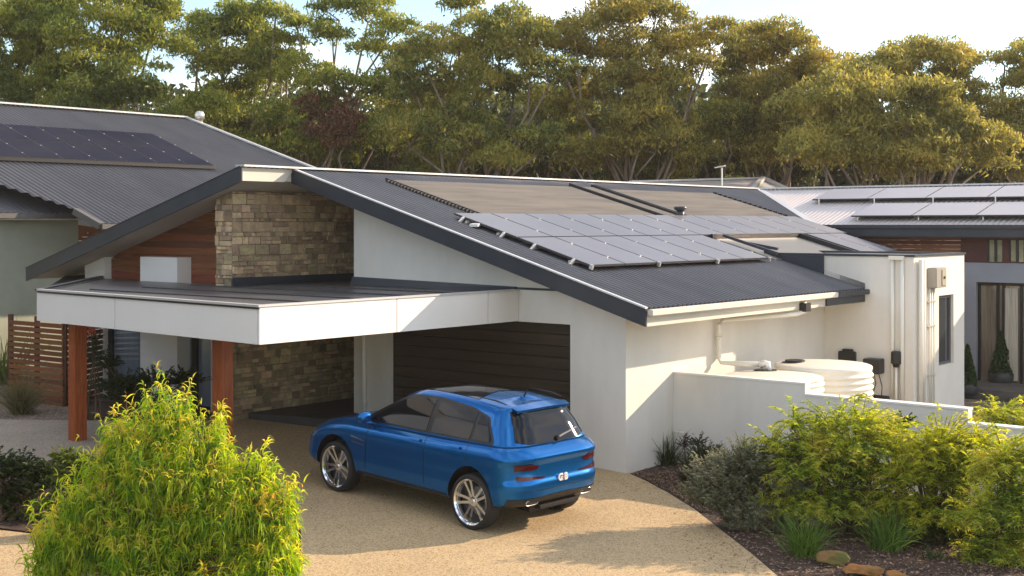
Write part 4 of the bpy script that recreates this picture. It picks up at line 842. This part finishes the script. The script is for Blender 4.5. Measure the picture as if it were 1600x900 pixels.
P = []
for i in range(420):
    k = RNG.random()
    if k < .7: t = RNG.random()**.5; e0 = ep[int(t*(len(ep)-3))]; e1 = ep[int(t*(len(ep)-3))+1]; q = e0.lerp(e1, RNG.random()); x, y = q.x-abs(RNG.normal())*.35-.02, q.y
    else: q = og(RNG.uniform(420, 1150), RNG.uniform(690, 900)); x, y = q.x, q.y
    if uvof(x, y)[0] < -.1: P.append((x, y, gz(x, y)+.012))
P = np.array(P); m_ = len(P); D = rdir(m_); D[:, 2] *= .12; D /= np.linalg.norm(D, axis=1)[:, None]; X = np.cross(D, np.array([0, 0, 1.])+RNG.normal(size=(m_, 3))*.15); X /= np.linalg.norm(X, axis=1)[:, None]
v, q = leafquads(P, D, X, RNG.uniform(.03, .07, m_), RNG.uniform(.01, .02, m_)); ll_ = npmesh('leaf_litter', v, q, M('fallen_leaf', (.20, .11, .05), .8, isl=.6)); ll_['kind'] = 'stuff'; tag(ll_, 'dry fallen leaves scattered on the driveway near the garden bed', 'leaves')

# ------------------------------------------------------------ the car
blue = M('blue_car_paint', (.001, .125, .40), .23, metal=.70, coat=.35, spec=.3)
cglass = M('dark_car_glass', (.006, .007, .010), .05, spec=.32)
cblack = M('black_car_plastic', (.012, .012, .013), .42)
tyre_m = M('tyre_rubber', (.014, .014, .015), .75)
chrome = M('chrome', (.92, .92, .92), .12, metal=1)
redl = M('red_tail_lamp', (.06, .003, .004), .15, coat=.3, spec=.4)
rw = Vector((-.58, 17.23, -.018)); fw = Vector((-2.67, 19.2, .09)); hd = (fw-rw).normalized()
lat = Vector((-hd.y, hd.x, 0)).normalized(); upv = hd.cross(lat).normalized()
org = rw-lat*.955
CM = Matrix((hd, lat, upv)).transposed().to_4x4(); CM.translation = org
car = bpy.data.objects.new('parked_car', None); COL.objects.link(car); car.matrix_world = CM; car.matrix_basis = CM
car['label'] = 'glossy blue five-door SUV with chrome wheels parked under the carport edge'; car['category'] = 'car'
WB = 2.87; RW = .375
def zm(p): p = Vector(p); return Vector((p.x*(.90 if p.x < 0 else 1), p.y, p.z if p.z < .5 else .5+(p.z-.5)*1.095))
def cb(mb, name, mat, parent=None, smooth=False, bevel=0): # mb vertices are in car space
    mb.v = [zm(p) for p in mb.v]
    o = mb.build(name, mat, None, smooth, bevel); o.parent = parent or car; return o
def sstep(a, b, x): t = min(max((x-a)/(b-a), 0), 1); return t*t*(3-2*t)
XR, XF = -.90, 3.80
def zbelt(x): # shoulder / hood line
    if x < 2.55: return 1.075+.05*(1-sstep(-.9, 1.2, x))-.02*sstep(1.2, 2.5, x)
    return 1.055-.30*((x-2.55)/1.25)**1.8
def zbot(x): return .33+.06*sstep(-.2, -.9, x)+.03*sstep(3.2, 3.8, x)
def interp(tab, s):
    for (a, *A_), (b, *B_) in zip(tab, tab[1:]):
        if s <= b: t = (s-a)/(b-a); t = t*t*(3-2*t) if 0 else t; return [p+(q-p)*t for p, q in zip(A_, B_)]
    return tab[-1][1:]
#  s, rear x, front x, half width
low_t = [(0, -.74, 3.60, .86), (.06, -.84, 3.72, .92), (.18, -.90, 3.79, .945), (.30, -.915, 3.80, .955), (.40, -.915, 3.80, .955), (.46, -.885, 3.79, .955), (.58, -.865, 3.77, .962), (.70, -.86, 3.74, .965), (.78, -.90, 3.71, .962), (.83, -.895, 3.68, .955), (.93, -.80, 3.60, .925), (1.0, -.70, 3.50, .865)]
def ring(xr, xf, hw, zf, n=120, ex=3.6, exy=3.2):
    cx = (xr+xf)/2; a = (xf-xr)/2; pts = []
    for k in range(n):
        th = 2*PI*k/n; c, s = math.cos(th), math.sin(th)
        # arc param with more samples on long sides
        x = cx+a*math.copysign(abs(c)**(2/ex), c); y = hw*math.copysign(abs(s)**(2/exy), s)
        pts.append((x, y, zf(x, y)))
    return pts
# even resample of each ring by angle about an inner box
def ring2(xr, xf, hw, zf, n=160, rr=.55, rfr=.55):
    # rounded-rectangle plan with elliptical corners (long radius along x), bowed ends
    pts = []; r = min(.42, hw*.5); ry = hw*.62
    def corner(sx, sy, k):
        t = k; ex_ = (xf if sx > 0 else xr); cx = ex_-sx*r*1.15; cy = sy*(hw-ry)
        return cx, cy
    seg = []
    import itertools
    m_ = n//8
    def arc(sx, sy, rev):
        cx, cy = corner(sx, sy, 0); L_ = []
        for i in range(m_*1+1):
            t = i/m_*PI/2; c_, s_ = math.cos(t), math.sin(t); p = 2/2.5
            L_.append((cx+sx*r*1.15*abs(c_)**p, cy+sy*ry*abs(s_)**p))
        return L_[::-1] if rev else L_
    A1 = arc(1, 1, False); A2 = arc(-1, 1, True); A3 = arc(-1, -1, False); A4 = arc(1, -1, True)
    def line(p, q, k): return [(p[0]+(q[0]-p[0])*i/k, p[1]+(q[1]-p[1])*i/k) for i in range(1, k)]
    P = A1+line(A1[-1], A2[0], n//3)+A2+line(A2[-1], A3[0], 6)+A3+line(A3[-1], A4[0], n//3)+A4+line(A4[-1], A1[0], 6)
    return [(x, y, zf(x, y)) for x, y in P]
def loft(rings, close_top=True, close_bot=True):
    m = MB(); n = len(rings[0])
    for r in rings: m.v += [Vector(p) for p in r]
    for i in range(len(rings)-1):
        for k in range(n): a = i*n; m.f.append((a+k, a+(k+1) % n, a+n+(k+1) % n, a+n+k))
    if close_bot: m.f.append(tuple(range(n))[::-1])
    if close_top: m.f.append(tuple((len(rings)-1)*n+k for k in range(n)))
    return m
rings = []
NS = 34
for i in range(NS+1):
    s = i/NS; xr, xf, hw = interp(low_t, s)
    def zf(x, y, s=s): b = zbot(x); return b+(zbelt(x)-b)*s
    rings.append(ring2(xr, xf, hw, zf))
xr, xf, hw = low_t[-1][1:]
for k, t in enumerate((.04, .12, .3, .55, .8, .97)):
    cx = (xr+xf)/2; crown = .035*(1-(1-t)**2)+.012
    rings.append([(x+(cx-x)*t*.9 if False else x*(1)+(min(max(x, xr+.5), xf-.5)-x)*t, y*(1-t), z_) for (x, y, z_) in [(p[0], p[1], zbelt(p[0])+crown*(1 if True else 0)) for p in ring2(xr, xf, hw, lambda x, y: 0)]])
bodyMB = loft(rings)
me = bpy.data.meshes.new('body'); me.from_pydata([tuple(p) for p in bodyMB.v], [], bodyMB.f); me.materials.append(blue); me.materials.append(cblack)
bm = bmesh.new(); bm.from_mesh(me); bmesh.ops.remove_doubles(bm, verts=bm.verts, dist=1e-5); bmesh.ops.recalc_face_normals(bm, faces=bm.faces); bm.to_mesh(me); bm.free()
body = bpy.data.objects.new('body', me); COL.objects.link(body)
cuts = []
for x in (0, WB):
    for sy in (1, -1):
        m = MB(); m.lathe([(0, -.33), (.455, -.33), (.455, .33), (0, .33)], (x, sy*.98, .375), 64, Matrix.Rotation(PI/2, 3, 'X'))
        c = m.build('cut', cblack); cuts.append(c); md = body.modifiers.new('b', 'BOOLEAN'); md.operation = 'DIFFERENCE'; md.object = c; md.solver = 'EXACT'
dg_ = bpy.context.evaluated_depsgraph_get(); dg_.update(); me2 = bpy.data.meshes.new_from_object(body.evaluated_get(dg_)); body.modifiers.clear(); body.data = me2
for c in cuts: bpy.data.objects.remove(c)
me2.shade_smooth()
bm = bmesh.new(); bm.from_mesh(me2)
for e in bm.edges:
    if len(e.link_faces) == 2 and e.calc_face_angle(0) > .6: e.smooth = False
for f in bm.faces:
    # inside of the arches and the bottom
    c = f.calc_center_median()
    if f.normal.z < -.9 and c.z < .45: f.material_index = 1
bm.to_mesh(me2); 
bvB = BVHTree.FromBMesh(bm)
for v in bm.verts: v.co = zm(v.co)
bm.to_mesh(me2); bm.free()
body.parent = car
# greenhouse
def zroof(x): return 1.625-.055*((x-.9)/1.1)**2 if x > .9 else 1.625-.075*((.9-x)/1.5)**2
gt = [(0, -.735, 2.72, .885), (.08, -.715, 2.62, .872), (.5, -.60, 2.16, .775), (.8, -.50, 1.80, .675), (.92, -.475, 1.66, .625), (1, -.50, 1.52, .56)]
rings = []
for i in range(25):
    s = i/24; xr, xf, hw = interp(gt, s)
    def zf(x, y, s=s): b = zbelt(x)-.01; return b+(zroof(x)-.035-b)*s
    rings.append(ring2(xr, xf, hw, zf))
xr, xf, hw = gt[-1][1:]; base = ring2(xr, xf, hw, lambda x, y: 0)
for t in (.06, .18, .35, .6, .85, .98):
    rings.append([(x+(min(max(x, xr+.5), xf-.5)-x)*t, y*(1-t), zroof(x)-.035+.045*(1-(1-t)**2.2)) for x, y, _ in base])
gm = loft(rings); bvG = BVHTree.FromPolygons([tuple(p) for p in gm.v], gm.f); gh = cb(gm, 'cabin_shell', blue, smooth=True)
def cast(o, d):
    best = None
    for b in (bvB, bvG):
        h = b.ray_cast(Vector(o), Vector(d).normalized())
        if h[0] is not None and (best is None or h[3] < best[3]): best = h
    return best
def patch(name, mat, bot, top, mode, off=.006, nu=28, nv=10, parent=None, solid=0):
    def res(pl, t):
        L_ = [0]
        for a, b in zip(pl, pl[1:]): L_.append(L_[-1]+math.hypot(a[0]-b[0], a[1]-b[1]))
        t *= L_[-1]
        for i in range(len(pl)-1):
            if t <= L_[i+1]+1e-9: k = (t-L_[i])/(L_[i+1]-L_[i]+1e-9); return [pl[i][j]+(pl[i+1][j]-pl[i][j])*k for j in (0, 1)]
        return pl[-1]
    V = []; ok = []
    for i in range(nu+1):
        a = res(bot, i/nu); b = res(top, i/nu)
        for j in range(nv+1):
            p = a[0]+(b[0]-a[0])*j/nv; q = a[1]+(b[1]-a[1])*j/nv
            if mode == 'L': o, d = (p, 3, q), (0, -1, 0)
            elif mode == 'R': o, d = (p, -3, q), (0, 1, 0)
            elif mode == 'B': o, d = (-3, p, q), (1, 0, 0)
            elif mode == 'BL': o, d = (-3, 2.2+p*.0+p-0, q), (1, -.72, 0); o = (-3, p+2.16, q)
            elif mode == 'BR': o, d = (-3, -(p+2.16), q), (1, .72, 0)
            else: o, d = (p, q, 4), (0, 0, -1)
            h = cast(o, d)
            if h is None: V.append(None); continue
            n_ = h[1] if h[1].dot(Vector(d)) < 0 else -h[1]
            V.append(h[0]+n_*off)
    m = MB(); idx = {}
    for i, p in enumerate(V):
        if p is not None: idx[i] = len(m.v); m.v.append(p)
    for i in range(nu):
        for j in range(nv):
            a = i*(nv+1)+j; q = (a, a+nv+1, a+nv+2, a+1)
            if all(k in idx for k in q): m.f.append(tuple(idx[k] for k in q))
    return cb(m, name, mat, parent, smooth=True)
for md in ('L', 'R'):
    patch('window_surround', cblack, [(-.36, 1.125), (1.2, 1.10), (2.42, 1.09)], [(-.36, 1.165), (-.12, 1.42), (.25, 1.50), (.9, 1.545), (1.45, 1.52), (1.9, 1.36), (2.42, 1.12)], md, .004, 60, 12)
    patch('side_window', cglass, [(.98, 1.125), (2.30, 1.112)], [(.98, 1.51), (1.42, 1.492), (1.84, 1.35), (2.30, 1.135)], md, .010)
    patch('side_window', cglass, [(.12, 1.135), (.88, 1.126)], [(.12, 1.455), (.5, 1.50), (.88, 1.515)], md, .010)
    patch('side_window', cglass, [(-.30, 1.15), (.06, 1.14)], [(-.30, 1.18), (-.10, 1.39), (.06, 1.435)], md, .010)
    # seams and handle
    for x0, x1 in ((.92, .93), (2.18, 2.14), (.16, .10)):
        patch('door_seam', cblack, [(x0, .46), (x0+.008, .46)], [(x1, 1.10), (x1+.008, 1.10)], md, .003, 1, 24)
    patch('door_handle', blue, [(1.02, .985), (1.24, .985)], [(1.02, 1.015), (1.24, 1.015)], md, .028, 8, 3)
    patch('door_handle', blue, [(.22, 1.0), (.44, 1.0)], [(.22, 1.03), (.44, 1.03)], md, .028, 8, 3)
    patch('sill_trim', cblack, [(.50, .335), (2.38, .335)], [(.50, .40), (2.38, .40)], md, .006, 30, 3)
    patch('side_vent', chrome, [(2.20, .83), (2.50, .86)], [(2.20, .842), (2.50, .875)], md, .007, 8, 1)
    patch('side_vent', chrome, [(2.20, .77), (2.48, .79)], [(2.20, .782), (2.48, .803)], md, .007, 8, 1)
# panoramic roof and rear glass
patch('panoramic_roof', cglass, [(.28, -.54), (.42, 0), (.28, .54)], [(1.50, -.50), (1.56, 0), (1.50, .50)], 'T', .006, 28, 24)
m = MB()
for sy in (1, -1): m.tube([(-.30, sy*.57, 1.585), (-.1, sy*.575, 1.612), (.25, sy*.58, 1.625)], [.006, .011, .006], 6)
cb(m, 'roof_rail', cblack)
patch('rear_window', cglass, [(-.69, 1.165), (-.5, 1.13), (0, 1.115), (.5, 1.13), (.69, 1.165)], [(-.56, 1.50), (0, 1.525), (.56, 1.50)], 'B', .006, 40, 16)
# spoiler
m = MB(); pr = []
for y in np.linspace(-.55, .55, 25):
    k = abs(y)/.55; x1 = -.56+.07*k**3; z1 = 1.535-.02*k**2; pr.append([(-.38, y, 1.585-.03*k**2), (x1, y*.98, z1+.008), (x1+.01, y*.98, z1-.025), (-.45, y, 1.50-.02*k**2)])
for i in range(24):
    for j in range(4):
        a, b = pr[i], pr[i+1]; m.add([a[j], b[j], b[(j+1) % 4], a[(j+1) % 4]], [(0, 1, 2, 3)])
cb(m, 'spoiler', blue, smooth=False)
m = MB(); m.tube([(-.07, 0, 1.615), (-.10, 0, 1.66), (-.20, 0, 1.80)], [.018, .01, .004], 8); cb(m, 'antenna', cblack)
# tail lamps : rear + wrap
patch('tail_lamp', redl, [(.48, .855), (.82, .845)], [(.44, .895), (.82, .925)], 'B', .008, 16, 5)
patch('tail_lamp', redl, [(-.82, .845), (-.48, .855)], [(-.82, .925), (-.44, .895)], 'B', .008, 16, 5)
patch('tail_lamp', redl, [(-.06, .845), (.18, .855)], [(-.06, .925), (.22, .925)], 'BL', .008, 12, 5)
patch('tail_lamp', redl, [(-.06, .845), (.18, .855)], [(-.06, .925), (.22, .925)], 'BR', .008, 12, 5)
patch('tail_lamp', redl, [(.34, .735), (.80, .725)], [(.34, .75), (.80, .79)], 'B', .008, 16, 4)
patch('tail_lamp', redl, [(-.80, .725), (-.34, .735)], [(-.80, .79), (-.34, .75)], 'B', .008, 16, 4)
patch('boot_seam', cblack, [(-.72, .60), (.72, .60)], [(-.72, .607), (.72, .607)], 'B', .003, 30, 1)
patch('lower_valance', cblack, [(-.86, .37), (.86, .37)], [(-.88, .505), (0, .525), (.88, .505)], 'B', .008, 40, 6)
for md in ('BL', 'BR'): patch('lower_valance', cblack, [(-.28, .37), (.30, .37)], [(-.28, .505), (.30, .50)], md, .008, 16, 6)
for sy in (1, -1):
    EX = cast((-3, .60, .45), (1, 0, 0))[0].x-.02; m = MB(); pts = []
    for k in range(24):
        t = 2*PI*k/24; pts.append((EX, sy*.55+.115*math.copysign(abs(math.cos(t))**.5, math.cos(t)), .445+.032*math.copysign(abs(math.sin(t))**.5, math.sin(t))))
    m.tube(pts+[pts[0]], .009, 8, False); cb(m, 'exhaust_tip', M('dark_chrome', (.35, .35, .35), .25, metal=1), smooth=True)
    m = MB(); m.add([(EX-.004, p[1], p[2]) for p in pts], [tuple(range(24))]); cb(m, 'exhaust_recess', M('pure_black', (.004, .004, .004), .8))
m = MB(); m.bar((-.80, -.40, .36), (-.80, .40, .36), .12, .06); cb(m, 'diffuser', cblack, bevel=.01)
# wiper
m = MB(); h = cast((-3, -.05, 1.165), (1, 0, 0)); a_ = h[0]+Vector((-.02, 0, .0)); h = cast((-3, -.52, 1.24), (1, 0, 0)); b_ = h[0]+Vector((-.02, 0, 0)); m.bar(a_, b_, .022, .014); cb(m, 'rear_wiper', M('wiper_silver', (.55, .52, .48), .3, metal=.6)); m = MB(); m.tube([a_+Vector((.03, 0, 0)), a_+Vector((-.03, 0, 0))], .028, 10); cb(m, 'wiper_pivot', cblack)
# badge letters
def txt(s, size, x, y, z, mat, name, ext=.006):
    cu = bpy.data.curves.new('t', 'FONT'); cu.body = s; cu.size = size; cu.extrude = ext; cu.bevel_depth = .003; cu.offset = .004; cu.align_x = 'CENTER'; cu.align_y = 'CENTER'
    o = bpy.data.objects.new('t', cu); COL.objects.link(o); d_ = bpy.context.evaluated_depsgraph_get(); me = bpy.data.meshes.new_from_object(o.evaluated_get(d_)); bpy.data.objects.remove(o)
    ob = bpy.data.objects.new(name, me); COL.objects.link(ob); me.materials.append(mat)
    ob.matrix_basis = Matrix.Translation(zm((x, y, z))) @ Matrix(((0, 0, -1, 0), (-1, 0, 0, 0), (0, 1, 0, 0), (0, 0, 0, 1))); ob.parent = car; return ob
hx = cast((-3, 0, .70), (1, 0, 0))[0].x
wh = M('badge_white', (.85, .85, .83), .25, metal=.3)
txt('G', .125, hx-.008, .052, .705, wh, 'badge_letter'); txt('B', .125, hx-.008, -.058, .705, wh, 'badge_letter')
m = MB(); m.bar((hx-.010, .035, .700), (hx-.010, -.03, .700), .016, .02); m.tube([(hx-.012, .0, .665), (hx-.012, 0, .685)], .008, 8); m.tube([(hx-.012, .0, .72), (hx-.012, 0, .74)], .008, 8); cb(m, 'badge_bar', M('badge_red', (.5, .12, .1), .4))
# mirrors
for sy in (1, -1):
    m = MB(); m.lathe([(0, -.10), (.07, -.085), (.085, -.03), (.088, .03), (.07, .085), (0, .10)], (0, 0, 0), 20)
    for v in m.v: v.xyz = Vector((v.x*.9+2.12, v.z*1.25*1+sy*1.03, v.y*.85+1.17))
    cb(m, 'mirror', blue, smooth=True); m = MB(); m.bar((2.16, sy*.86, 1.11), (2.14, sy*.98, 1.14), .06, .035); cb(m, 'mirror_arm', cblack)
# interior hints are hidden by dark glass; wheels
def spokes_wheel():
    T_ = MB(); T_.lathe([(.300, -.10), (.312, -.118), (.33, -.125), (.362, -.115), (.375, -.09), (.378, -.03), (.378, .03), (.375, .09), (.362, .115), (.33, .125), (.312, .118), (.300, .10), (.298, .0), (.300, -.10)], (0, 0, 0), 72)
    tyre = T_
    Rm = MB(); Rm.lathe([(.250, -.10), (.268, .098), (.284, .118), (.288, .112), (.276, .088), (.262, .075), (.252, .03), (.245, -.08)], (0, 0, 0), 72)
    Rm.lathe([(0, .068), (.028, .070), (.034, .060), (.060, .055), (.066, .02)], (0, 0, 0), 30)
    for k in range(5):
        for sg in (1, -1):
            a0 = 2*PI*k/5; pts = []
            for r_, da, w, z_ in ((.045, .25, .020, .050), (.12, .24, .017, .060), (.19, .22, .016, .070), (.265, .20, .020, .086)):
                a = a0+sg*da*(1 if r_ > .1 else 1.4); ct = Vector((math.cos(a)*r_, math.sin(a)*r_, z_)); tn = Vector((-math.sin(a), math.cos(a), 0)); pts.append((ct-tn*w, ct+tn*w))
            for (p, q), (r2, s2) in zip(pts, pts[1:]):
                dn = Vector((0, 0, -.035)); Rm.hexa([p+dn, q+dn, s2+dn, r2+dn, p, q, s2, r2])
    D = MB(); D.lathe([(0, -.03), (.17, -.03), (.17, -.05), (0, -.05)], (0, 0, 0), 40)
    B_ = MB(); B_.lathe([(0, -.06), (.258, -.06)], (0, 0, 0), 40)
    return tyre, Rm, D, B_
tyre, Rm, D, B_ = spokes_wheel()
w0 = None
for x in (0, WB):
    for sy in (1, -1):
        Q3 = Matrix.Rotation(-PI/2 if sy > 0 else PI/2, 4, 'X')
        Mx = Matrix.Translation((x, sy*.835, .376)) @ Q3 @ Matrix.Rotation(random.random(), 4, 'Z')
        if w0 is None:
            t_ = tyre.build('wheel', tyre_m, None, True); r_ = Rm.build('rim', chrome, None, False, 0); d_ = D.build('brake_disc', M('disc_steel', (.2, .2, .2), .35, metal=.9)); b_ = B_.build('wheel_back', cblack)
            w0 = (t_, r_, d_, b_)
        else:
            cs_ = [o.copy() for o in w0]; [COL.objects.link(o) for o in cs_]; t_, r_, d_, b_ = cs_
        t_.parent = car; t_.matrix_basis = Mx
        for o in (r_, d_, b_): o.parent = t_; o.matrix_basis = Matrix.Diagonal((1.09, 1.09, 1.0, 1))
m = MB(); m.bar((.5, 0, .33), (2.4, 0, .33), 1.5, .1); cb(m, 'underbody', cblack)
m = MB(); m.bar((-.7, 0, .36), (3.5, 0, .36), .9, .15); cb(m, 'underbody', cblack)

# ------------------------------------------------------------ haze
hb = MB(); hb.hexa([(-120, -12, -1.5), (120, -12, -1.5), (120, 100, -1.5), (-120, 100, -1.5), (-120, -12, 19), (120, -12, 19), (120, 100, 19), (-120, 100, 19)])
hm = bpy.data.materials.new('haze'); hm.use_nodes = True; t = hm.node_tree; t.nodes.clear(); o_ = t.nodes.new('ShaderNodeOutputMaterial'); pv_ = t.nodes.new('ShaderNodeVolumePrincipled')
pv_.inputs['Color'].default_value = (.95, .90, .82, 1); pv_.inputs['Density'].default_value = .0004; pv_.inputs['Anisotropy'].default_value = .2; t.links.new(pv_.outputs[0], o_.inputs['Volume'])
hz = hb.build('haze', hm); hz['kind'] = 'stuff'; tag(hz, 'thin warm evening haze in the air around the houses and trees', 'haze')
